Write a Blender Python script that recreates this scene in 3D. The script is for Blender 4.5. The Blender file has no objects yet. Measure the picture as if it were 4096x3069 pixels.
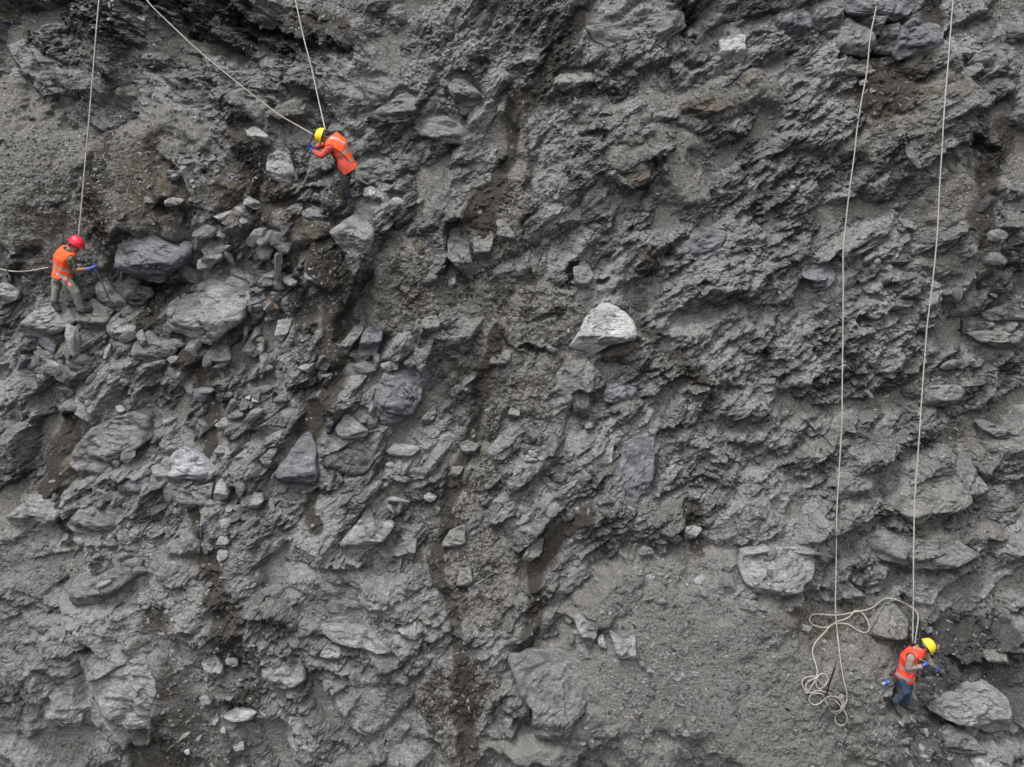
import bpy, bmesh, math, random
import numpy as np
from mathutils import Vector, Matrix
R_ = math.radians
sc = bpy.context.scene
COL = sc.collection

# ------------------------------------------------------------------ camera / light
W_, H_ = 1024.0, 767.0
PITCH, ALPHA, DIST, MPP = R_(22), R_(62), 18.0, 0.0185
F_PX = DIST / MPP
O = np.array([0.0, 0.0, 0.0])
EU = np.array([1.0, 0, 0]); EV = np.array([0, math.cos(ALPHA), math.sin(ALPHA)]); EN = np.array([0, -math.sin(ALPHA), math.cos(ALPHA)])
DIR = np.array([0, math.cos(PITCH), -math.sin(PITCH)]); CUP = np.array([0, math.sin(PITCH), math.cos(PITCH)])
CAMP = O - DIR * DIST
cam = bpy.data.cameras.new('camera'); co = bpy.data.objects.new('camera', cam); COL.objects.link(co)
co.location = CAMP; co.rotation_euler = (R_(90) - PITCH, 0, 0)
cam.angle = 2 * math.atan(W_ / 2 / F_PX); cam.clip_end = 2000; cam.clip_start = 0.1
sc.camera = co
wd = bpy.data.worlds.new('World'); sc.world = wd; wd.use_nodes = True
nt = wd.node_tree; nt.nodes.clear()
sky = nt.nodes.new('ShaderNodeTexSky'); sky.sky_type = 'NISHITA'; sky.sun_disc = False
sky.sun_elevation = R_(62); sky.sun_rotation = R_(200); sky.air_density = 1.0; sky.dust_density = 5.0; sky.ozone_density = 1.0
hs = nt.nodes.new('ShaderNodeHueSaturation'); hs.inputs['Saturation'].default_value = 0.12
bg = nt.nodes.new('ShaderNodeBackground'); bg.inputs[1].default_value = 0.13
wo = nt.nodes.new('ShaderNodeOutputWorld')
nt.links.new(sky.outputs[0], hs.inputs['Color']); nt.links.new(hs.outputs[0], bg.inputs[0]); nt.links.new(bg.outputs[0], wo.inputs[0])
sl = bpy.data.lights.new('sun', 'SUN'); sl.energy = 1.9; sl.angle = R_(16); sl.color = (1.0, 0.97, 0.93)
so = bpy.data.objects.new('sun', sl); COL.objects.link(so)
sdir = Vector((-0.30, -0.06, 0.95)).normalized()   # direction towards the sun
so.rotation_euler = sdir.to_track_quat('Z', 'Y').to_euler(); so.location = (0, -10, 30)
sc.view_settings.view_transform = 'Standard'; sc.view_settings.look = 'None'
sc.view_settings.exposure = 0.72; sc.view_settings.gamma = 1.0
sc.cycles.max_bounces = 5; sc.cycles.diffuse_bounces = 3

# ------------------------------------------------------------------ geometry helpers
def ray(px, py):
    d = DIR * F_PX + EU * (np.asarray(px)[..., None] - W_ / 2) - CUP * (np.asarray(py)[..., None] - H_ / 2)
    return d / np.linalg.norm(d, axis=-1, keepdims=True)
def px2uv(px, py, h=0.0):
    d = ray(np.asarray(px, float), np.asarray(py, float))
    c = CAMP - O
    t = (h - c @ EN) / (d @ EN)
    P = c + d * t[..., None]
    return P @ EU, P @ EV
def uv2px(u, v, h=0.0):
    P = u[..., None] * EU + v[..., None] * EV + (np.zeros_like(u) + h)[..., None] * EN - (CAMP - O)
    z = P @ DIR
    return W_ / 2 + (P @ EU) / z * F_PX, H_ / 2 - (P @ CUP) / z * F_PX
def uvh(u, v, h):
    return O + np.asarray(u)[..., None] * EU + np.asarray(v)[..., None] * EV + np.asarray(h)[..., None] * EN
def T(tile, pts):            # photo tile coordinates -> render pixels
    r, c = tile
    X0 = (0, 1000, 2000, 2996)[c]; Y0 = (0, 750, 1500, 2244)[r]
    a = np.array(pts, float)
    return np.stack([(X0 + a[:, 0] * 0.498) / 4, (Y0 + a[:, 1] * 0.498) / 4], 1)

_tabs = {}
def tab(seed):
    if seed not in _tabs: _tabs[seed] = np.random.default_rng(seed).random((256, 256)).astype(np.float32)
    return _tabs[seed]
def vn(x, y, seed=0):
    t = tab(seed)
    xi = np.floor(x).astype(np.int64); yi = np.floor(y).astype(np.int64)
    fx = (x - xi).astype(np.float32); fy = (y - yi).astype(np.float32)
    fx = fx * fx * (3 - 2 * fx); fy = fy * fy * (3 - 2 * fy)
    a = xi & 255; b = (xi + 1) & 255; c = yi & 255; d = (yi + 1) & 255
    return (t[a, c] * (1 - fx) + t[b, c] * fx) * (1 - fy) + (t[a, d] * (1 - fx) + t[b, d] * fx) * fy
def fbm(x, y, seed=0, o=4, g=0.5):
    s = 0; a = 1; n = 0
    for i in range(o):
        s = s + a * (vn(x * 2 ** i + 17.3 * i, y * 2 ** i + 9.1 * i, seed + i) - 0.5); n += a; a *= g
    return s / n * 2
def hashc(i, j, k, seed):
    t = tab(1000 + seed)
    return t[(i + 57 * k + 13) & 255, (j + 91 * k + 7) & 255]
def blocks(U, V, size, asp, ang, seed, amp, tilt, side=1.6, np_=5, bias=(0, 0)):
    """union of tilted angular blocks; returns height and a random id per block"""
    ca, sa = math.cos(ang), math.sin(ang)
    X = (U * ca + V * sa) / (size * asp); Y = (-U * sa + V * ca) / size
    xi = np.floor(X).astype(np.int64); yi = np.floor(Y).astype(np.int64)
    best = np.full(U.shape, -1e9, np.float32); bid = np.zeros(U.shape, np.float32)
    for dj in (-1, 0, 1):
        for di in (-1, 0, 1):
            ci = xi + di; cj = yi + dj
            dx = (X - (ci + 0.15 + 0.7 * hashc(ci, cj, 1, seed))).astype(np.float32)
            dy = (Y - (cj + 0.15 + 0.7 * hashc(ci, cj, 2, seed))).astype(np.float32)
            sz = 0.35 + 0.4 * hashc(ci, cj, 3, seed)
            ph = 6.283 * hashc(ci, cj, 4, seed)
            dist = np.full(U.shape, -1e9, np.float32)
            for k in range(np_):
                a = ph + (k + 0.55 * hashc(ci, cj, 5 + k, seed)) * 6.283 / np_
                dist = np.maximum(dist, dx * np.cos(a) + dy * np.sin(a) - sz * (0.75 + 0.5 * hashc(ci, cj, 11 + k, seed)))
            gx = (hashc(ci, cj, 20, seed) - 0.5) * 2 * tilt + bias[0]; gy = (hashc(ci, cj, 21, seed) - 0.5) * 2 * tilt + bias[1]
            h = amp * (hashc(ci, cj, 22, seed) - 0.5) * 2 + size * (gx * dx * asp + gy * dy) - side * size * np.maximum(0, dist + 0.06 * 0) - 0.25 * size * np.maximum(0, dist + 0.1)
            m = h > best
            best = np.where(m, h, best); bid = np.where(m, hashc(ci, cj, 30, seed), bid)
    return best, bid
def inpoly(px, py, poly):
    r = np.zeros(px.shape, bool); n = len(poly)
    for i in range(n):
        x0, y0 = poly[i]; x1, y1 = poly[(i + 1) % n]
        c = ((y0 > py) != (y1 > py)) & (px < (x1 - x0) * (py - y0) / (y1 - y0 + 1e-12) + x0)
        r ^= c
    return r
def sdpoly(px, py, poly):
    d = np.full(px.shape, 1e9)
    n = len(poly)
    for i in range(n):
        a = poly[i]; b = poly[(i + 1) % n]; e = b - a
        wx = px - a[0]; wy = py - a[1]
        t = np.clip((wx * e[0] + wy * e[1]) / (e @ e + 1e-9), 0, 1)
        d = np.minimum(d, np.hypot(wx - e[0] * t, wy - e[1] * t))
    return np.where(inpoly(px, py, poly), -d, d)
def sstep(a, b, x):
    t = np.clip((x - a) / (b - a), 0, 1); return t * t * (3 - 2 * t)
def fftblur(A, s):
    fy = np.fft.fftfreq(A.shape[0])[:, None]; fx = np.fft.rfftfreq(A.shape[1])[None]
    return np.fft.irfft2(np.fft.rfft2(A) * np.exp(-2 * (math.pi * s) ** 2 * (fx * fx + fy * fy)), s=A.shape).astype(np.float32)

# ------------------------------------------------------------------ materials
class NT:
    def __init__(s, name):
        s.m = bpy.data.materials.new(name); s.m.use_nodes = True; s.t = s.m.node_tree; s.t.nodes.clear()
        s.o = s.n('ShaderNodeOutputMaterial'); s.b = s.n('ShaderNodeBsdfPrincipled'); s.l(s.b.outputs[0], s.o.inputs[0])
        s.b.inputs['Specular IOR Level'].default_value = 0.25
    def n(s, t, **kw):
        x = s.t.nodes.new(t)
        for k, v in kw.items(): setattr(x, k, v)
        return x
    def l(s, a, b): s.t.links.new(a, b)
    def pos(s):
        if not hasattr(s, '_p'): s._p = s.n('ShaderNodeNewGeometry')
        return s._p.outputs['Position']
    def nrm(s): s.pos(); return s._p.outputs['Normal']
    def noise(s, scale, det=4, rough=0.6, vec=None, dist=0):
        x = s.n('ShaderNodeTexNoise'); x.inputs['Scale'].default_value = scale; x.inputs['Detail'].default_value = det
        x.inputs['Roughness'].default_value = rough; x.inputs['Distortion'].default_value = dist
        s.l(vec or s.pos(), x.inputs['Vector']); return x.outputs[0]
    def voro(s, scale, feat='F1', out=0, vec=None):
        x = s.n('ShaderNodeTexVoronoi', feature=feat); x.inputs['Scale'].default_value = scale
        s.l(vec or s.pos(), x.inputs['Vector']); return x.outputs[out]
    def math(s, op, a, b=None, c=None, clamp=False):
        x = s.n('ShaderNodeMath', operation=op); x.use_clamp = clamp
        for i, v in enumerate((a, b, c)):
            if v is None: continue
            if isinstance(v, (int, float)): x.inputs[i].default_value = v
            else: s.l(v, x.inputs[i])
        return x.outputs[0]
    def ramp(s, f, a, b):
        x = s.n('ShaderNodeMapRange'); x.interpolation_type = 'SMOOTHSTEP'
        x.inputs[1].default_value = a; x.inputs[2].default_value = b; s.l(f, x.inputs[0]); return x.outputs[0]
    def mix(s, f, a, b, blend='MIX'):
        x = s.n('ShaderNodeMix', data_type='RGBA', blend_type=blend)
        for sock, v in ((x.inputs[0], f), (x.inputs[6], a), (x.inputs[7], b)):
            if isinstance(v, (int, float)): sock.default_value = v
            elif isinstance(v, tuple): sock.default_value = (*v, 1)
            else: s.l(v, sock)
        return x.outputs[2]
    def attr(s, name):
        x = s.n('ShaderNodeAttribute'); x.attribute_name = name; return x.outputs['Fac']
    def bump(s, h, dist, strength=1.0, prev=None):
        x = s.n('ShaderNodeBump'); x.inputs['Distance'].default_value = dist; x.inputs['Strength'].default_value = strength
        s.l(h, x.inputs['Height'])
        if prev: s.l(prev, x.inputs['Normal'])
        return x.outputs[0]
    def up(s):
        x = s.n('ShaderNodeSeparateXYZ'); s.l(s.nrm(), x.inputs[0]); return x.outputs[2]
    def strat(s, a=(0.5, 0.3, 1.0), rot=(0.5, 0.6, 0.3)):     # stretched coordinates for bedding
        x = s.n('ShaderNodeMapping'); x.inputs['Scale'].default_value = a; x.inputs['Rotation'].default_value = rot
        s.l(s.pos(), x.inputs[0]); return x.outputs[0]

def rock_mat(name, lo, hi, dust=0.6, rough=0.85, white=0.0, rust=0.0):
    s = NT(name)
    st = s.strat((0.35, 0.6, 2.2), (0.5, 0.6, 0.2))
    n1 = s.noise(3.0, 6, 0.65); n2 = s.noise(9, 8, 0.72, vec=st, dist=0.6)
    f = s.ramp(s.math('ADD', s.math('MULTIPLY', n1, 0.5), s.math('MULTIPLY', n2, 0.5)), 0.36, 0.64)
    c = s.mix(f, lo, hi)
    # thin calcite veins
    vv = s.math('ABSOLUTE', s.math('SUBTRACT', s.noise(2.3, 3, 0.6, dist=1.2), 0.5))
    c = s.mix(s.math('MULTIPLY', s.ramp(vv, 0.008, 0.002), 0.35), c, (0.30, 0.30, 0.30))
    c = s.mix(s.math('MULTIPLY', s.ramp(s.noise(4, 7, 0.8), 0.56, 0.66), 0.55), c, (0.05, 0.052, 0.060))
    if white: c = s.mix(s.math('MULTIPLY', s.ramp(s.noise(1.6, 5, 0.6), 0.44, 0.52), white), c, (0.52, 0.52, 0.52) if 'bright' in name else (0.42, 0.42, 0.42))
    if rust: c = s.mix(s.math('MULTIPLY', s.ramp(s.noise(5, 4, 0.6), 0.42, 0.6), rust), c, (0.16, 0.075, 0.035))
    c = s.mix(s.math('MULTIPLY', s.ramp(s.noise(16, 7, 0.8, vec=st, dist=1.0), 0.52, 0.66), 0.6), c, (0.040, 0.041, 0.045))
    d = s.math('MULTIPLY', s.ramp(s.math('ADD', s.up(), s.math('MULTIPLY', s.math('SUBTRACT', s.noise(9, 7, 0.8), 0.5), 2.2)), 0.45, 0.95), dust)
    c = s.mix(d, c, s.mix(s.noise(30, 3), (0.165, 0.163, 0.154), (0.235, 0.232, 0.222)))
    c = s.mix(s.ramp(s.noise(17, 8, 0.85, vec=st, dist=0.8), 0.36, 0.64), s.mix(1.0, c, (0.55, 0.55, 0.57), 'MULTIPLY'), s.mix(1.0, c, (1.30, 1.30, 1.29), 'MULTIPLY'))
    c = s.mix(1.0, c, s.mix(s.ramp(s.noise(38, 7, 0.85), 0.30, 0.70), (0.62, 0.62, 0.62), (1.60, 1.60, 1.60)), 'MULTIPLY')
    s.l(c, s.b.inputs['Base Color']); s.b.inputs['Roughness'].default_value = rough
    hgt = s.math('ADD', s.math('MULTIPLY', s.noise(11, 9, 0.82, vec=st, dist=0.5), 1.0), s.math('MULTIPLY', s.noise(30, 6, 0.85), 0.6))
    s.l(s.bump(hgt, 0.05, 1.0), s.b.inputs['Normal'])
    return s.m
M = {}
M['mid'] = rock_mat('grey_rock', (0.085, 0.087, 0.092), (0.23, 0.23, 0.228), 0.55)
M['dusty'] = rock_mat('dusty_rock', (0.12, 0.119, 0.115), (0.21, 0.207, 0.198), 0.9)
M['light'] = rock_mat('pale_rock', (0.17, 0.172, 0.175), (0.36, 0.363, 0.366), 0.35)
M['blue'] = rock_mat('bluish_rock', (0.065, 0.070, 0.082), (0.205, 0.215, 0.235), 0.35)
M['dark'] = rock_mat('dark_rock', (0.034, 0.035, 0.038), (0.10, 0.10, 0.104), 0.3)
M['white'] = rock_mat('white_rock', (0.22, 0.22, 0.225), (0.42, 0.42, 0.42), 0.3, white=0.9)
M['bright'] = rock_mat('bright_white_rock', (0.24, 0.24, 0.245), (0.45, 0.45, 0.45), 0.3, white=0.9)
M['snow'] = rock_mat('chalky_rock', (0.19, 0.20, 0.215), (0.46, 0.475, 0.50), 0.15)
M['tan'] = rock_mat('tan_rock', (0.15, 0.13, 0.10), (0.24, 0.21, 0.165), 0.2)
M['rust'] = rock_mat('rusty_rock', (0.14, 0.10, 0.085), (0.22, 0.17, 0.15), 0.2, rust=0.8)
M['cave'] = rock_mat('brown_stained_rock', (0.055, 0.050, 0.042), (0.11, 0.105, 0.09), 0.2, rust=0.3)

def ground_mat():
    s = NT('slope_ground')
    dirt, brown, tone, dark, crust, lite = [s.attr(k) for k in ('a_dirt', 'a_brown', 'a_tone', 'a_dark', 'a_crust', 'a_lite')]
    st = s.strat((0.4, 0.7, 2.0), (0.5, 0.6, 0.2))
    n1 = s.noise(2.2, 6, 0.65); n2 = s.noise(10, 8, 0.72, vec=st, dist=0.6)
    f = s.math('ADD', s.math('MULTIPLY', s.ramp(s.math('ADD', s.math('MULTIPLY', n1, 0.4), s.math('MULTIPLY', n2, 0.6)), 0.36, 0.64), 0.38), s.math('MULTIPLY', tone, 0.68))
    rock = s.mix(s.ramp(f, 0.05, 0.95), (0.042, 0.044, 0.049), (0.305, 0.310, 0.320))
    rock = s.mix(s.math('MULTIPLY', s.ramp(s.noise(1.1, 4, 0.6), 0.5, 0.62), 0.25), rock, (0.135, 0.128, 0.108))
    rock = s.mix(s.math('MULTIPLY', s.ramp(s.noise(0.9, 6, 0.75, dist=0.8), 0.55, 0.62), 0.55), rock, (0.055, 0.058, 0.066))
    rock = s.mix(s.math('MULTIPLY', s.ramp(s.noise(15, 7, 0.8, vec=st, dist=1.0), 0.52, 0.66), 0.65), rock, (0.034, 0.034, 0.036))
    rock = s.mix(s.math('MULTIPLY', s.ramp(s.noise(3.5, 7, 0.8), 0.57, 0.66), 0.5), rock, (0.32, 0.32, 0.318))
    # dust resting on faces that look up
    d = s.ramp(s.math('ADD', s.up(), s.math('MULTIPLY', s.math('SUBTRACT', s.noise(8, 7, 0.8), 0.5), 2.2)), 0.36, 0.90)
    dustc = s.mix(s.noise(3, 4), (0.162, 0.158, 0.146), (0.238, 0.232, 0.216))
    rock = s.mix(s.math('MULTIPLY', d, 0.55), rock, dustc)
    rock = s.mix(s.ramp(s.noise(20, 8, 0.85, vec=st, dist=0.8), 0.36, 0.64), s.mix(1.0, rock, (0.50, 0.50, 0.52), 'MULTIPLY'), s.mix(1.0, rock, (1.35, 1.35, 1.33), 'MULTIPLY'))
    # loose soil
    soil = s.mix(s.ramp(s.noise(26, 6, 0.75), 0.3, 0.7), (0.118, 0.114, 0.104), (0.203, 0.197, 0.183))
    bn = s.ramp(s.math('ADD', brown, s.math('MULTIPLY', s.math('SUBTRACT', s.noise(2.5, 6, 0.7), 0.5), 1.6)), 0.35, 0.85)
    soil = s.mix(s.math('MULTIPLY', bn, 0.65), soil, s.mix(s.ramp(s.noise(12, 5, 0.7), 0.35, 0.65), (0.055, 0.048, 0.039), (0.105, 0.092, 0.074)))
    # crust: pale dust broken by dark damp patches
    cp = s.ramp(s.math('ADD', s.math('MULTIPLY', s.noise(2.6, 5, 0.72), 0.6), s.math('MULTIPLY', s.noise(13, 7, 0.85), 0.4)), 0.495, 0.530)
    soil = s.mix(s.math('MULTIPLY', cp, crust), soil, (0.046, 0.041, 0.034))
    soil = s.mix(s.math('MULTIPLY', s.attr('a_sand'), 0.75), soil, s.mix(s.noise(9, 6, 0.8), (0.145, 0.143, 0.136), (0.215, 0.212, 0.204)))
    # pebbles as bright grains
    cell = s.voro(60, out=1); sep = s.n('ShaderNodeSeparateColor'); s.l(cell, sep.inputs[0])
    soil = s.mix(s.ramp(sep.outputs[0], 0.80, 0.98), soil, (0.28, 0.278, 0.27))
    soil = s.mix(s.math('MULTIPLY', s.ramp(sep.outputs[1], 0.75, 0.98), 0.6), soil, (0.075, 0.074, 0.070))
    dm = s.ramp(s.math('ADD', dirt, s.math('MULTIPLY', s.math('SUBTRACT', s.noise(18, 4, 0.7), 0.5), 0.8)), 0.35, 0.65)
    c = s.mix(dm, rock, soil)
    c = s.mix(s.math('MULTIPLY', bn, 0.6), c, (0.085, 0.066, 0.045))
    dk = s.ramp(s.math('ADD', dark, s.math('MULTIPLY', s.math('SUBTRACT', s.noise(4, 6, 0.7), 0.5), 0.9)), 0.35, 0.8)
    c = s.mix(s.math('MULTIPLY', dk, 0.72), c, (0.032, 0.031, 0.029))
    c = s.mix(s.math('MULTIPLY', s.math('MULTIPLY', lite, 1.5), s.ramp(s.noise(2.0, 7, 0.8, vec=st), 0.44, 0.58)), c, (0.265, 0.272, 0.283))
    c = s.mix(1.0, c, s.mix(s.ramp(s.noise(38, 7, 0.85), 0.30, 0.70), (0.62, 0.62, 0.62), (1.60, 1.60, 1.60)), 'MULTIPLY')
    c = s.mix(s.math('MULTIPLY', s.attr('a_sand'), 0.28), c, s.mix(s.ramp(s.noise(5, 8, 0.8), 0.3, 0.7), (0.135, 0.133, 0.127), (0.195, 0.193, 0.186)))
    s.l(c, s.b.inputs['Base Color']); s.b.inputs['Roughness'].default_value = 0.92; s.b.inputs['Specular IOR Level'].default_value = 0.15
    hg = s.math('ADD', s.math('MULTIPLY', s.noise(12, 9, 0.82, vec=st, dist=0.5), 1.0), s.math('MULTIPLY', s.noise(32, 6, 0.85), 0.7))
    hg = s.math('SUBTRACT', hg, s.math('MULTIPLY', s.voro(42), 0.3))
    s.l(s.bump(hg, 0.05, 1.0), s.b.inputs['Normal'])
    return s.m
M['ground'] = ground_mat()
def flat_mat(name, col, rough=0.7, spec=0.3, var=0.25, sc_=40, bump=0.004, col2=None, vs=(1, 1, 1), dusty=0.0):
    s = NT(name)
    v = s.n('ShaderNodeTexCoord').outputs['Object']
    mp = s.n('ShaderNodeMapping'); mp.inputs['Scale'].default_value = vs; s.l(v, mp.inputs[0]); v = mp.outputs[0]
    n = s.ramp(s.noise(sc_, 5, 0.65, vec=v), 0.3, 0.7)
    lo = col2 or tuple(c * (1 - var) for c in col)
    c = s.mix(n, lo, col)
    if dusty: c = s.mix(s.math('MULTIPLY', s.ramp(s.noise(7, 7, 0.8, vec=v), 0.48, 0.66), dusty), c, (0.24, 0.22, 0.19))
    s.l(c, s.b.inputs['Base Color']); s.b.inputs['Roughness'].default_value = rough; s.b.inputs['Specular IOR Level'].default_value = spec
    if bump: s.l(s.bump(s.noise(sc_ * 0.6, 5, 0.6, vec=v), bump, 1.0), s.b.inputs['Normal'])
    return s.m

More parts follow.
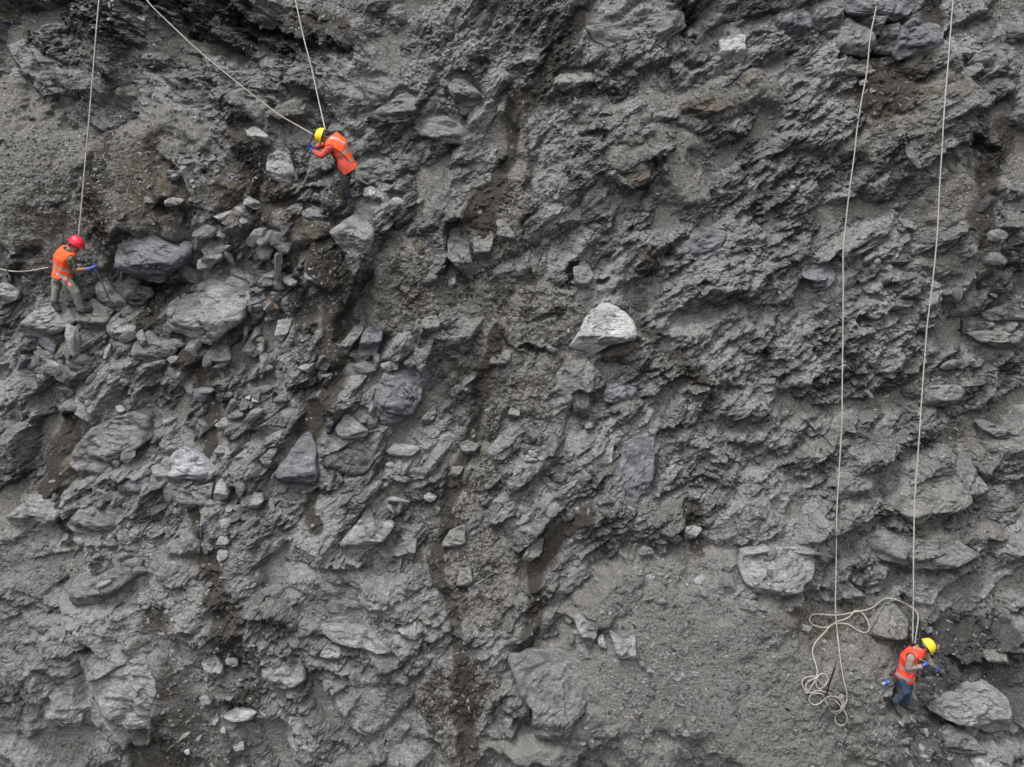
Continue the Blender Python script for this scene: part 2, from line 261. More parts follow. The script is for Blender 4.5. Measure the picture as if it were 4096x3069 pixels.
# ------------------------------------------------------------------ the rocks: tile | tone | protrusion | name | label | outline
ROCKS = """
10|blue|.42|boulder|largest dark boulder above the black hollow, right of the red helmeted worker|950,430 1030,330 1150,310 1280,400 1400,460 1530,520 1480,640 1360,700 1290,780 1180,770 1070,720 950,650 930,540
10|mid|.2|rock_slab|grey slab leaning under the tip of the red helmeted worker's pry bar|740,760 830,710 900,840 1000,920 980,970 930,1000 850,940 770,890
10|dark|.25|rock|dark broken rock wedged in the hollow beneath the largest dark boulder|970,770 1200,800 1230,860 1130,940 1030,930 960,830
10|light|.3|rock|small pale shell shaped stone just left of the pry bar tip|800,980 830,940 900,985 880,1015 820,1010
10|light|.38|rock_slab|long pale blue grey slab sticking out below the red helmeted worker's left boot|140,1130 300,960 430,900 560,1010 610,1070 470,1170 330,1215 190,1200
10|dusty|.36|boulder|dusty wedge of rock under the forward boot of the red helmeted worker|600,1040 700,900 850,960 880,1040 860,1140 740,1210 640,1100
10|light|.4|boulder|pale squarish boulder below the tip of the pry bar on the left|850,1070 920,1010 1010,1040 1100,1110 1080,1240 960,1230 880,1200
10|mid|.38|boulder|grey boulder with curled pale top between the squarish boulder and the huge cracked one|1060,1300 1100,1200 1180,1150 1260,1230 1430,1290 1380,1350 1200,1400 1090,1380
10|light|.33|boulder|huge pale cracked boulder, broadest on the left of the slope|1380,940 1530,790 1650,690 1850,640 2000,760 2000,860 1980,1060 1830,1180 1690,1260 1560,1210 1340,1100 1320,1060
10|light|.35|rock|split upright pale rock just above the huge cracked boulder|1600,500 1680,410 1780,450 1790,560 1640,670 1595,590 1640,540
10|tan|.4|stone|narrow cream coloured stone beside the split upright rock|1770,500 1800,495 1875,590 1820,600
10|blue|.5|boulder|rounded dark grey boulder just under the huge cracked boulder|1640,1330 1680,1270 1800,1260 1860,1340 1820,1460 1700,1480 1630,1400
10|light|.45|rock|lone dark rimmed grey rock left of the boots of the bent yellow helmeted worker|1940,100 1980,60 2080,110 2085,160 2030,170 1950,130
10|light|.3|stone|flat pale stone just below the lone dark rimmed rock|1870,150 1910,135 1980,210 1930,225
10|light|.35|rock|pale blocky rock at the lower edge of the pile of small stones|1310,90 1370,65 1470,90 1430,130 1310,150
10|mid|.4|rock|rounded grey rock at the lower right end of the pile of small stones|1500,75 1560,60 1610,90 1570,135 1510,115
10|mid|.5|rock|pyramid shaped rock standing above the largest dark boulder|1140,60 1170,60 1230,120 1190,160 1140,110
10|light|.35|boulder|pale boulder cut off by the left edge below the slack rope|0,760 60,780 150,830 130,890 40,930 -40,930 -50,780
10|mid|.3|rock_slab|thin slab pointing right above the boulder at the left edge|110,700 150,690 260,770 200,790
10|light|.35|rock|pale block pressed against the right side of the huge cracked boulder|1980,930 2060,820 2130,880 2130,980 2040,1000
11|rust|.5|stone|rust red and pink stone right of the huge cracked boulder|110,880 170,880 230,970 220,1010 160,1025
10|mid|.35|rock|cube like grey rock above the rust red stone|2050,780 2090,700 2170,720 2190,780 2090,800
10|mid|.35|rock|grey wedge in the broken ground well below the pale blue grey slab|500,1370 560,1350 700,1430 640,1480 540,1440
10|mid|.3|rock|grey rock just below the underside of the pale blue grey slab|230,1310 370,1310 400,1380 300,1390
10|dusty|.3|boulder|dusty rock face right of the rounded dark grey boulder|1930,1310 2000,1200 2110,1200 2120,1320 2000,1380
11|white|.5|stone|bright white stone lying alone on the brown earth|110,360 140,345 200,380 190,410 120,405
11|blue|.4|rock|pale topped dark rock lower left of the bent worker's boots|280,170 330,130 420,110 400,200 350,225 300,200
11|mid|.35|rock|wide grey rock between the pale topped rock and the brown gully|410,180 500,140 620,180 590,280 520,270 410,220
11|light|.42|boulder|great wedge shaped block right below the boots of the bent worker|650,350 780,250 900,150 1080,140 1100,180 1010,270 1000,420 960,540 830,570 740,510 650,400
11|white|.4|rock|black and white split rock above the great wedge shaped block|1120,90 1170,65 1260,100 1250,160 1140,170
11|mid|.45|rock_slab|tall leaning slab, leftmost of three upright slabs in the dusty gully|1600,340 1700,310 1750,400 1790,640 1790,780 1700,680 1590,560 1580,440
11|dusty|.45|rock_slab|middle one of three upright slabs in the dusty gully|1780,380 1830,320 1960,320 1950,450 1910,640 1880,650 1800,560
11|dusty|.4|rock_slab|oval slab, rightmost of three upright slabs in the dusty gully|1960,260 2030,250 2130,370 2140,440 2080,505 1990,410
11|dusty|.4|boulder|round dust covered boulder alone left of the gully centre|1375,1060 1480,1010 1535,1080 1520,1150 1440,1160 1375,1110
11|blue|.4|boulder|dark bluish upright block with a rough left edge in the middle left|900,1170 970,1090 1070,1100 1060,1220 990,1360 860,1360
11|mid|.35|rock_slab|long grey slab leaning along the left side of the bluish block|690,1300 830,1110 920,1100 890,1170 830,1250 740,1390 690,1390
11|dusty|.45|rock|dusty rock sticking out left of the black slot in the gully|1900,1460 1940,1360 2040,1310 2100,1310 2090,1400 1970,1480
11|light|.4|stone|small pale stone at the foot of the leftmost upright slab|1590,740 1650,700 1650,760 1600,820
11|light|.4|rock|white topped block right below the rust red stone|190,1200 210,1060 320,1060 310,1160 250,1240
11|light|.35|rock|pale flat rock on the brown earth above the dark stony patch|420,680 500,665 550,710 520,770 430,720
11|mid|.35|rock_slab|narrow grey slab standing in the brown gully|530,1500 560,1440 640,1290 650,1400 590,1500 550,1570
11|light|.35|rock|pale jagged rock above the dark smooth rock face|1040,1420 1120,1390 1200,1410 1180,1460 1080,1480
11|light|.4|rock|pointed pale rock right of the jagged one above the dark smooth face|1230,1400 1300,1340 1335,1410 1270,1460
12|bright|.48|boulder|boulder with a bright white broken face, near the middle of the slope|545,1290 640,1170 690,1010 800,950 880,925 960,960 1050,1050 1090,1150 1080,1220 880,1270 760,1355 680,1330
12|blue|.22|rock_outcrop|smooth bluish rock face high right of the white faced boulder|1500,470 1640,310 1830,340 1800,420 1740,520 1650,620 1540,560
12|mid|.3|rock|small striped block at the foot of the smooth bluish face|1660,600 1740,540 1770,600 1720,650
12|light|.35|stone|pale stone left of the shaly band, above the white faced boulder|1560,790 1620,760 1660,790 1600,840
12|mid|.4|rock|grey rock beside the dark hollow above the white faced boulder|590,640 700,600 760,700 700,790 640,830 600,760
12|cave|.3|rock|brownish rock under the lower right side of the white faced boulder|840,1330 1000,1250 1100,1200 1080,1290 980,1370 860,1370
12|mid|.35|stone|small grey rock at the right end of the black slot|370,1290 390,1260 470,1300 430,1340
00|dark|.4|rock|black rock at the left edge near the top|-20,650 60,645 95,690 60,730 -20,715
00|light|.35|stone|pale kite shaped stone on the scree in the upper left|150,1110 200,1090 240,1100 210,1150 170,1150
00|light|.35|stone|pale stone on the scree left of the red helmeted worker's rope|530,1180 580,1170 600,1210 540,1220
00|light|.35|stone|whitish oval stone right of the red helmeted worker's rope|930,1250 970,1240 1000,1260 970,1285
00|white|.4|rock|rough white crusted rock left of the bent worker|1960,1030 2040,1000 2150,1080 2160,1150 2060,1150 1990,1100
00|blue|.4|rock|bluish rock at the upper left of the pile of small stones|1330,1410 1400,1380 1440,1400 1400,1440 1330,1445
01|mid|.38|boulder|dark hollowed boulder right of the bent worker's head|880,670 1060,600 1190,680 1130,750 1100,830 980,850 920,770
01|mid|.38|boulder|rounded boulder with a pale rim under the stony gully head|1580,680 1640,620 1740,620 1860,760 1870,800 1760,850 1640,800
01|dusty|.4|rock_slab|thin upright slab at the upper left border of the dusty gully|1990,840 2060,760 2040,900 1990,950
01|light|.3|rock_outcrop|whitish crusted rock at the tip of the bent worker's pry bar|130,1240 200,1190 290,1210 330,1300 390,1440 300,1480 180,1440 130,1360
01|dark|.35|rock|dark layered rock left of the bent worker's gloves|280,1150 420,1100 460,1150 420,1210 320,1210
01|mid|.35|rock|grey rock behind the yellow helmet of the bent worker|610,1020 700,1000 760,1070 650,1060
01|mid|.25|rock_outcrop|broad smooth rock face right of the bent worker's hips|830,1340 960,1260 1100,1270 1200,1350 1150,1440 950,1480 850,1440
01|white|.35|rock|white edged dark rock just right of the bent worker's boots|910,1500 970,1480 1050,1560 980,1600 900,1560
01|mid|.32|boulder|broad grey boulder right of the bent worker's shoulder|930,960 1100,800 1250,730 1370,800 1320,900 1260,970 1060,990
01|mid|.25|rock_outcrop|streaked grey rock face right of the bent worker's back|1290,1000 1420,940 1560,920 1700,990 1780,1080 1700,1150 1560,1140 1380,1080
02|dusty|.42|boulder|smooth pillow shaped boulder near the top of the dusty gully|420,640 480,590 740,570 760,650 640,690 500,730 440,690
02|dark|.35|stone|dark triangular stone right of the pillow shaped boulder|790,630 850,540 880,590 830,620
02|white|.4|boulder|block with a white chipped top in the upper right|1770,310 1890,260 1980,270 1970,380 1970,500 1870,500 1770,440
02|dark|.38|rock|dark rock leaning left of the white topped block|1480,490 1600,370 1700,400 1640,500 1540,550
02|tan|.35|rock|yellowish topped block below the white topped block|1960,620 2020,570 2150,560 2140,600 1990,690
02|mid|.35|rock|long square cut block on the gravel slope left of the grass green stained ledge|1230,900 1330,860 1440,860 1440,940 1230,990
02|cave|.32|rock_outcrop|long dark rock face on the gravel slope below the top right boulders|1450,830 1650,760 1800,740 1850,860 1600,950 1460,940
02|cave|.3|rock|brown streaked rock in a hollow below the gravel slope|950,1430 1100,1360 1220,1330 1210,1430 1120,1500 1050,1505
02|dusty|.35|rock|dusty rock at the very head of the dusty gully|160,480 210,410 320,420 320,500 220,510
02|mid|.18|rock_outcrop|broad cracked rock face at the top centre with a black cave at its right|700,200 1030,150 1300,90 1480,80 1500,200 1380,280 1290,360 1160,400 950,400 740,300
03|mid|.35|boulder|shield shaped boulder framed by black cracks, crossed by the left long rope|700,310 810,130 950,200 1000,270 1000,370 960,450 830,440 690,410
03|blue|.3|boulder|bluish overhanging block at the top edge, above the shield shaped boulder|800,90 830,-60 1400,-60 1290,110 1180,165 1080,165 900,120
03|blue|.28|rock_slab|tall bluish slab between the two long ropes at the top|1160,440 1190,330 1240,200 1340,120 1540,190 1570,370 1400,430 1200,490
03|mid|.35|rock|grey block wedged between the shield shaped boulder and the bluish slab|1040,200 1230,170 1190,340 1060,330
03|blue|.35|boulder|bluish square boulder near the top, second from the white topped block|240,200 280,120 450,50 510,120 500,230 400,280 270,295
03|mid|.35|boulder|dark edged boulder right beside the white topped block|40,230 120,180 200,160 250,250 230,290 120,280
03|dusty|.4|boulder|smooth loaf shaped boulder below the black cracks near the left long rope|770,560 820,510 960,510 1040,560 960,600 780,595
03|mid|.3|boulder|craggy block between the square boulder and the shield shaped boulder|515,200 540,-20 700,20 790,40 700,190 600,240
03|dark|.35|rock|dark layered rock under the black crack beside the bluish slab|1000,360 1060,340 1170,380 1140,430 1010,420
03|light|.35|stone|pale squarish stone left of the left long rope near the top|440,620 500,610 510,640 470,660
03|light|.3|stone|flat pale stone just under the loaf shaped boulder|905,630 1000,610 960,670 910,665
03|mid|.3|rock|grey boulder in the top right corner, right of the right long rope|1780,500 1850,400 2000,330 2010,400 1960,520 1850,520
13|blue|.4|boulder|pale topped square block left of the left long rope in the shaly slope|430,720 450,640 640,600 680,640 700,700 620,820 540,830 520,750
13|dark|.4|rock|black cornered rock between the long ropes|1150,570 1190,510 1260,520 1300,600 1220,630 1150,610
13|mid|.4|rock|olive tinted block between the long ropes, under the black cornered rock|1160,930 1200,890 1290,900 1370,910 1280,960 1180,990
13|dusty|.4|rock_slab|long overhanging slab at the right edge|1740,1160 1900,1150 2240,1150 2260,1290 2030,1300 1830,1230
13|mid|.3|boulder|dark dusty boulder above the overhanging slab at the right edge|1880,1010 2090,920 2250,990 2250,1060 1950,1070
13|mid|.3|rock_slab|thin ledge slab crossed by the left long rope|770,520 900,490 1130,360 1170,400 950,500 800,580
23|dusty|.36|boulder|great tilted slab block crossed by the right long rope|1090,1010 1200,910 1420,790 1640,780 1720,900 1780,1010 1600,1120 1560,1230 1400,1250 1250,1160
23|mid|.35|rock_slab|long slab leaning right of the great tilted block|1620,680 1680,640 1780,650 1900,900 1920,1070 1840,1080 1720,930
23|mid|.35|rock_outcrop|layered outcrop under the great tilted block|970,1350 1060,1230 1400,1330 1600,1300 1880,1450 1500,1560 1240,1560 1000,1440
23|mid|.35|rock_outcrop|wedge shaped outcrop just right of the left long rope|700,820 860,800 960,760 1040,770 960,930 830,1040 700,1000
23|mid|.35|rock_slab|thin slab pointing down right near the right edge|1840,370 1920,360 2160,480 2150,530 2040,520 1880,430
23|mid|.35|rock_slab|wide shelf of rock to the right of the right long rope|1410,90 1700,80 1780,150 1600,250 1410,250
33|light|.36|rock_outcrop|pale blue veined rock face left of the left long rope above the sand|-80,60 -60,-70 60,-90 480,-90 540,0 500,130 380,230 200,340 100,340 10,280
22|dusty|.45|rock|dusty knob of rock, lowest of the row at the top edge of the sand|1060,1570 1100,1540 1170,1590 1160,1620 1100,1640
22|dusty|.4|rock|dusty toe of rock, leftmost under the dusty ridge|1240,1340 1300,1310 1360,1350 1330,1380
22|dusty|.4|rock|dusty toe of rock, middle one under the dusty ridge|1340,1320 1400,1240 1480,1330 1420,1370
22|light|.4|rock|pale toe of rock, rightmost under the dusty ridge|1480,1300 1500,1230 1570,1220 1640,1240 1560,1320 1500,1340
22|dusty|.4|rock|dusty knob of rock, topmost of the row at the top edge of the sand|1120,1420 1160,1380 1230,1400 1240,1450 1150,1470
22|light|.5|rock|small pale rock with a black shadow in the dusty gully|190,690 210,640 320,690 280,705
22|mid|.45|rock|five sided stone below the dark pillar in the middle of the slope|680,410 710,375 755,385 740,440 690,435
22|dark|.3|rock|dark pillar of rock in the middle of the slope|580,150 640,110 720,150 720,330 640,370 590,290
22|dusty|.45|rock|small blocky rock left of the dark pillar|60,310 90,260 160,290 160,340 90,345
22|blue|.2|rock_outcrop|dark rippled rock face right of the dark pillar|820,180 870,100 1000,60 1110,100 1060,200 930,240 840,210
22|blue|.2|rock_outcrop|tall streaked rock face below the middle of the slope|980,650 1000,540 1150,500 1250,600 1240,800 1190,950 1090,1080 1000,1000 950,850
22|light|.25|rock_outcrop|pale crusted rock face left of the tall streaked one|720,700 780,620 920,560 900,720 820,750
22|dusty|.3|rock_slab|dusty slab at the foot of the dusty gully|170,1500 240,1350 350,1320 340,1420 230,1520
20|snow|.32|boulder|bluish white boulder, brightest in the lower left|1360,700 1380,620 1470,580 1550,620 1740,750 1720,790 1650,870 1500,830 1420,890 1360,790
20|light|.35|rock|pale block against the left side of the bluish white boulder|1200,740 1350,680 1350,830 1300,870 1240,820
20|mid|.3|boulder|large ridged boulder upper left of the bluish white boulder|560,700 600,590 720,440 900,340 1080,290 1190,340 1220,500 1020,660 900,780 640,840
20|light|.34|boulder|pale and dark boulder near the left edge in the lower half|20,1180 140,1070 290,930 420,1000 500,1090 430,1220 160,1250
20|blue|.35|rock|dark bluish rock between the ridged boulder and the bluish white one|930,900 1060,810 1190,840 1190,930 1020,980 930,950
20|mid|.25|rock_outcrop|broken rock face under the bluish white boulder|1370,930 1500,890 1600,900 1700,860 1700,980 1640,1080 1480,1060 1370,1000
20|light|.4|rock|pale narrow block right below the bluish white boulder|1720,890 1780,800 1860,820 1830,980 1710,1050
20|light|.45|rock|round pale rock right of the narrow block|1920,1020 1990,940 2090,960 2110,1010 2060,1080 1950,1060
20|mid|.28|rock_outcrop|rippled grey outcrop right of the pale and dark boulder|480,1230 620,1080 800,1020 940,1080 1010,1200 900,1290 680,1300
20|mid|.35|boulder|rough rounded boulder above the pale lower left slopes|1290,1420 1400,1280 1520,1270 1600,1360 1590,1440 1440,1470
20|blue|.45|stone|small blue grey stone, left one of a pair on dark soil|1620,1390 1650,1350 1700,1400 1680,1440 1630,1430
20|light|.45|stone|small pale stone, right one of a pair on dark soil|1710,1400 1750,1300 1800,1300 1830,1350 1790,1400
20|mid|.35|rock|squared grey rock below the two white chips|1790,310 1880,240 1950,300 1940,370 1870,400
20|light|.35|rock|light rock tucked under the squared grey rock|1710,400 1790,340 1860,400 1770,440
20|white|.5|stone|left one of two small white chips on the brown earth|1960,170 2000,160 2000,200 1965,205
20|white|.5|stone|right one of two small white chips on the brown earth|2010,190 2040,165 2075,200 2040,240
20|light|.35|rock|grey rock upper right of the bluish white boulder|1690,640 1740,570 1870,600 1800,660
20|light|.35|rock_slab|narrow tilted slab right of the bluish white boulder|1860,670 2000,570 2000,640 1890,710
20|mid|.3|rock_outcrop|broad pale outcrop with a dark underside in the lower left|550,1710 600,1640 760,1630 1050,1480 1130,1510 1090,1620 880,1790 720,1850 580,1850
30|light|.16|rock_slab|largest smooth pale slab in the lower left corner|780,920 950,860 1060,790 1260,740 1350,830 1330,1100 1250,1400 1180,1380 1000,1350 850,1240 760,1100
30|light|.35|boulder|pale rock left of the largest smooth slab|330,1280 400,1170 560,1190 660,1240 640,1340 480,1350
30|light|.35|rock|pale angular rock right of the largest smooth slab|1590,830 1700,770 1780,860 1780,940 1700,930
30|light|.35|rock|smaller pale rock beside the angular one right of the largest slab|1790,790 1890,800 1900,850 1830,870
30|mid|.45|stone|knobbly stone in the dark gravel at the bottom left|1580,1110 1640,1090 1690,1150 1640,1190
30|white|.4|rock|bluish white angular rock low in the dark gravel|1780,1250 1900,1190 2060,1230 2000,1290 1900,1310
30|light|.45|stone|tall narrow stone standing in the dark gravel|1670,1350 1720,1240 1740,1290 1700,1370
30|light|.4|stone|whitish flake at the bottom edge in the dark gravel|1850,1490 1940,1470 1950,1520 1890,1560
21|light|.42|boulder|half round pale boulder with a dark underside left of centre|680,430 760,320 830,340 950,450 950,480 870,520 760,510 700,470
21|blue|.4|boulder|tall dark pointed boulder beside the brown gully|170,820 300,650 400,500 460,480 520,600 550,820 480,940 430,1000 310,960 300,860
21|mid|.4|rock|curved grey rock left of the tall pointed boulder|70,670 150,600 220,590 170,680 160,750 120,775
21|blue|.25|rock_outcrop|large smooth dark rock face left of the dusty gully|1000,170 1050,20 1130,-100 1300,-130 1400,20 1380,180 1300,310 1150,400 1030,400
21|mid|.3|rock|flat grey plate between the half round boulder and the large dark face|830,320 880,240 960,250 1020,330 1010,410 960,440 890,380
21|dark|.28|rock_outcrop|cracked dark slab under the half round boulder|560,730 620,640 760,600 900,620 1000,680 930,780 800,820 700,760
21|dark|.4|stone|small dark rock at the foot of the cracked dark slab|680,850 700,790 750,850 700,890
21|light|.32|boulder|long pale boulder with a dark notch in the lower middle left|750,1460 740,1330 850,1200 960,1040 1000,1100 1010,1180 1160,1200 1060,1330 960,1380 850,1450
21|mid|.4|boulder|rough boulder right of the long notched one|1140,1430 1180,1370 1340,1320 1330,1420 1310,1500 1200,1480
21|dusty|.35|rock|pale dusty rock in the damp blotched middle of the gully|1670,560 1740,530 1850,560 1790,640 1740,640
21|dusty|.35|rock_slab|dusty slab pointing up right in the gully|1940,740 1960,660 2100,560 2110,600 2020,700
21|dusty|.35|rock|dusty lozenge shaped rock in the blotched gully|1600,800 1620,740 1720,740 1660,830
21|light|.45|rock|pale rock at the left edge of the blotched gully|1390,970 1430,950 1500,980 1460,1030 1400,1010
21|dusty|.35|rock|squarish dusty rock low in the blotched gully|1530,1370 1600,1260 1730,1210 1730,1380 1640,1415
21|dusty|.3|rock_slab|thin dusty slab right of the large dark face|1370,420 1380,340 1480,240 1500,310 1440,390
21|mid|.35|rock|long bluish rock in the brown gully left of the half round boulder|20,430 120,380 300,250 380,260 300,400 160,500
21|light|.35|rock|pale craggy rock below the large dark face|1080,620 1150,560 1300,570 1370,590 1240,690
21|mid|.38|rock|grey flap of rock over a black gap, below the craggy one|1110,810 1180,770 1290,850 1220,890
31|light|.25|rock_slab|long pale ledge with a black crack beneath, lower middle left|490,590 560,530 800,540 1000,560 1220,740 1170,790 950,710 700,650
31|dusty|.45|stone|blade shaped stone at the right end of the pale ledge|1350,470 1400,440 1470,520 1460,545 1400,510
31|dusty|.4|rock|lump of dusty rock with a shadow beneath, in the lower gully|1650,200 1680,80 1770,60 1790,180 1750,240
31|light|.28|boulder|pale flat fronted boulder under the left end of the ledge|70,880 170,830 400,790 450,950 270,1060 180,1000
31|light|.38|rock|pale chunk under the middle of the ledge|550,760 600,690 720,700 720,800 640,790
31|light|.35|rock|pale rock on the right end of the ledge|1180,560 1330,500 1340,620 1280,640
32|mid|.34|rock_outcrop|big craggy outcrop standing in the sand at the bottom|40,790 260,760 480,770 660,850 730,960 720,1100 600,1250 560,1500 480,1560 400,1440 270,1390 250,1150 160,1050
32|dark|.4|rock|dark squared rock at the left side of the craggy outcrop|90,1270 130,1120 250,1110 240,1310 130,1305
32|light|.35|rock_outcrop|left half of the small rocky spur in the sand|590,470 740,400 790,480 780,640 720,720 650,600
32|light|.45|rock|right half of the small rocky spur in the sand|870,560 1000,650 1090,600 1100,760 1040,810 960,790 920,690
32|light|.45|stone|small knob between the two halves of the rocky spur|790,640 830,600 860,700 800,720
32|light|.5|stone|topmost pale stone of the gravel fan below the rocky spur|1180,880 1210,870 1240,910 1190,925
32|cave|.45|stone|brownish stone on the left of the gravel fan|1080,1230 1140,1210 1150,1280 1075,1285
32|light|.4|stone|flat stone just under the brownish stone of the gravel fan|1095,1310 1150,1285 1160,1310 1120,1335
32|light|.5|stone|whitish stone near the bottom of the gravel fan|1165,1520 1200,1505 1225,1540 1190,1570
32|light|.4|stone|long splinter of stone near the bottom of the gravel fan|1250,1480 1290,1530 1290,1590 1260,1550
32|light|.4|rock|pale rock at the lower right foot of the craggy outcrop|600,1400 650,1380 700,1470 640,1560
32|tan|.4|stone|pinkish brick like stone low on the gravel fan|1155,1430 1175,1385 1240,1380 1220,1440 1170,1460
33|light|.34|boulder|massive pale rimmed boulder at the bottom right, below the worker in the coral vest|1420,1120 1520,1060 1620,1040 1780,960 1900,980 2060,1100 2110,1280 2060,1390 1960,1410 1850,1370 1700,1290 1550,1250 1450,1210
33|mid|.34|boulder|dirt covered boulder under the massive pale rimmed boulder|1550,1370 1640,1340 1800,1420 1850,1460 1930,1540 1700,1610 1600,1560
33|mid|.4|rock|wedge of rock at the bottom edge left of the dirt covered boulder|1390,1540 1510,1460 1560,1560 1550,1640 1480,1620
33|light|.35|boulder|pale rounded boulder cut off by the bottom edge at the right|1800,1620 1880,1570 2090,1540 2150,1580 2100,1700 1850,1710
33|dusty|.4|boulder|dust grey boulder under the loop of slack rope|970,590 970,520 1080,400 1190,370 1290,480 1230,660 1180,690 1050,640
33|mid|.3|boulder|grey rock just right of the left long rope, above the rope loops|710,180 800,160 940,280 960,330 900,370 800,340 720,250
33|dusty|.4|boulder|jutting ledge of rock right of the yellow helmet at the lower right|1870,750 2050,700 2110,790 2040,830 1940,820
33|light|.4|stone|flat pale stone left of the coral vested worker's boots|970,1190 1040,1180 1070,1210 1060,1230 1000,1225
33|light|.35|stone|pale stone left of the rope loops, on the sand|410,550 450,520 520,540 490,585
33|light|.45|stone|small pale chip between the two ropes above the coil|815,690 850,675 860,700 840,715
33|light|.4|stone|whitish stone below the boots of the coral vested worker|1390,1380 1430,1360 1470,1390 1430,1410
33|mid|.35|rock|dark ledge at the right edge above the massive boulder|2070,660 2240,680 2240,750 2100,750
33|mid|.4|stone|angular stone just under the coral vested worker's rear boot|1320,1270 1370,1240 1390,1290 1340,1310
33|mid|.35|rock|flat grey stone above the yellow helmet at the lower right|1410,540 1490,540 1500,580 1440,600
"""
rocks = []
for ln in ROCKS.strip().splitlines():
    tl, tone, P, nm, lab, pts = ln.split('|')
    poly = T((int(tl[0]), int(tl[1])), [tuple(map(float, p.split(','))) for p in pts.split()])
    rocks.append((tone, float(P), nm, lab, poly))

# ------------------------------------------------------------------ the slope
def axis(lo, hi, step, far, n):
    a = np.arange(lo, hi, step); r = []
    g = (far / step / n) ** (1 / 1.0)
    x = np.linspace(0, 1, n + 1)[1:]
    ext = far * x ** 3 + step * np.arange(1, n + 1)
    return np.concatenate([lo - ext[::-1], a, a[-1] + ext])
STEP = 0.0155
ul, _ = px2uv(-30, H_ / 2); ur, _ = px2uv(W_ + 30, H_ / 2); _, vt = px2uv(W_ / 2, -25); _, vb = px2uv(W_ / 2, H_ + 25)
ua = axis(min(ul, -10.3), max(ur, 10.3), STEP, 30, 70); va = axis(float(vb) - 0.2, float(vt) + 0.2, STEP, 25, 60)
U, V = np.meshgrid(ua, va)
PX, PY = uv2px(U, V)
def ell(lst, soft=1.0):
    m = np.zeros(U.shape, np.float32)
    for e in lst:
        cx, cy, rx, ry = e[:4]; a = R_(e[4]) if len(e) > 4 else 0; s = e[5] if len(e) > 5 else 1.0
        dx = PX - cx; dy = PY - cy
        x = (dx * math.cos(a) + dy * math.sin(a)) / rx; y = (-dx * math.sin(a) + dy * math.cos(a)) / ry
        m = np.maximum(m, s * (1 - sstep(1 - soft * 0.6, 1 + soft * 0.6, np.hypot(x, y))).astype(np.float32))
    return m
# irregular borders for every hand placed region
wx = fbm(U * 0.9, V * 0.9, 5, 5) * 60; wy = fbm(U * 0.9 + 40, V * 0.9, 9, 5) * 60
PX0, PY0 = PX, PY
PX = PX + wx; PY = PY + wy
gravel = ell([(35, 190, 50, 80), (150, 165, 55, 45, -20), (110, 215, 45, 35), (215, 185, 30, 16), (300, 105, 30, 16), (690, 105, 85, 34), (650, 160, 55, 36),
              (490, 335, 45, 35), (500, 235, 20, 70, 12), (555, 325, 50, 28), (660, 665, 105, 100), (745, 622, 70, 38, 30), (790, 700, 100, 75),
              (610, 590, 60, 25), (560, 755, 50, 30), (945, 235, 35, 55), (905, 130, 28, 70, 15), (425, 290, 40, 35), (190, 715, 26, 56),
              (495, 190, 22, 80, 15, .9), (470, 300, 60, 40, 0, .85), (515, 400, 34, 70, 12, .8), (480, 560, 34, 90, 5, .75), (470, 690, 30, 60, 0, .75), (20, 130, 30, 30), (60, 150, 40, 30), (60, 470, 26, 36), (320, 330, 22, 50), (285, 240, 30, 30), (950, 560, 30, 16)], 0.7)
sand = ell([(665, 690, 100, 95), (752, 632, 62, 36, 35), (795, 705, 100, 72), (555, 755, 60, 30), (620, 595, 50, 26), (700, 640, 80, 60)], 1.0)
shale = ell([(720, 175, 100, 45, -20), (830, 150, 80, 60, -20), (770, 380, 150, 90, -30), (880, 330, 80, 60, -30), (650, 450, 95, 100, -30), (880, 490, 110, 70, -20),
             (100, 570, 110, 60, 25), (490, 55, 80, 30, 10), (330, 640, 120, 90, 30), (720, 250, 90, 60, -30), (100, 60, 90, 40, 25)])
def streak(lines):
    """damp gullies running down the slope: polyline of (x, y, half width)"""
    m = np.zeros(U.shape, np.float32)
    for L in lines:
        for (x0, y0, w0), (x1, y1, w1) in zip(L[:-1], L[1:]):
            e = np.array([x1 - x0, y1 - y0], float); t = np.clip(((PX - x0) * e[0] + (PY - y0) * e[1]) / (e @ e), 0, 1).astype(np.float32)
            d = np.hypot(PX - x0 - e[0] * t, PY - y0 - e[1] * t) / ((w0 + (w1 - w0) * t) * 1.35)
            m = np.maximum(m, (1 - sstep(0.35, 1.4, d)).astype(np.float32))
    return m
PXs, PYs = PX, PY
PX = PX0 + wx * 0.35; PY = PY0 + wy * 0.35
gully = streak([[(340, 200, 12), (328, 255, 18), (338, 330, 17), (322, 400, 12), (300, 470, 8), (312, 520, 7)], [(575, 25, 9), (545, 80, 8), (512, 108, 8), (492, 170, 8), (478, 215, 10), (500, 240, 7)],
                [(505, 330, 8), (478, 400, 9), (452, 470, 9), (440, 560, 9), (452, 620, 7), (470, 690, 8), (478, 767, 9)], [(176, 610, 14), (172, 680, 24), (165, 767, 26)], [(215, 560, 12), (240, 600, 10), (245, 690, 16)],
                [(66, 420, 9), (52, 480, 12), (66, 540, 6)], [(172, 345, 10), (210, 375, 8), (216, 440, 6), (205, 530, 8)], [(118, 255, 8), (100, 200, 10), (118, 140, 8)], [(880, 100, 18), (905, 60, 14), (925, 20, 10)],
                [(245, 130, 12), (270, 180, 16), (262, 240, 10), (300, 320, 12)], [(130, 245, 10), (150, 300, 10), (135, 330, 8)], [(580, 520, 8), (540, 570, 8), (520, 640, 7)], [(700, 500, 8), (690, 555, 6)], [(1010, 140, 12), (960, 240, 10)],
                [(650, 250, 8), (640, 330, 6), (700, 370, 8)]])
PX, PY = PXs, PYs
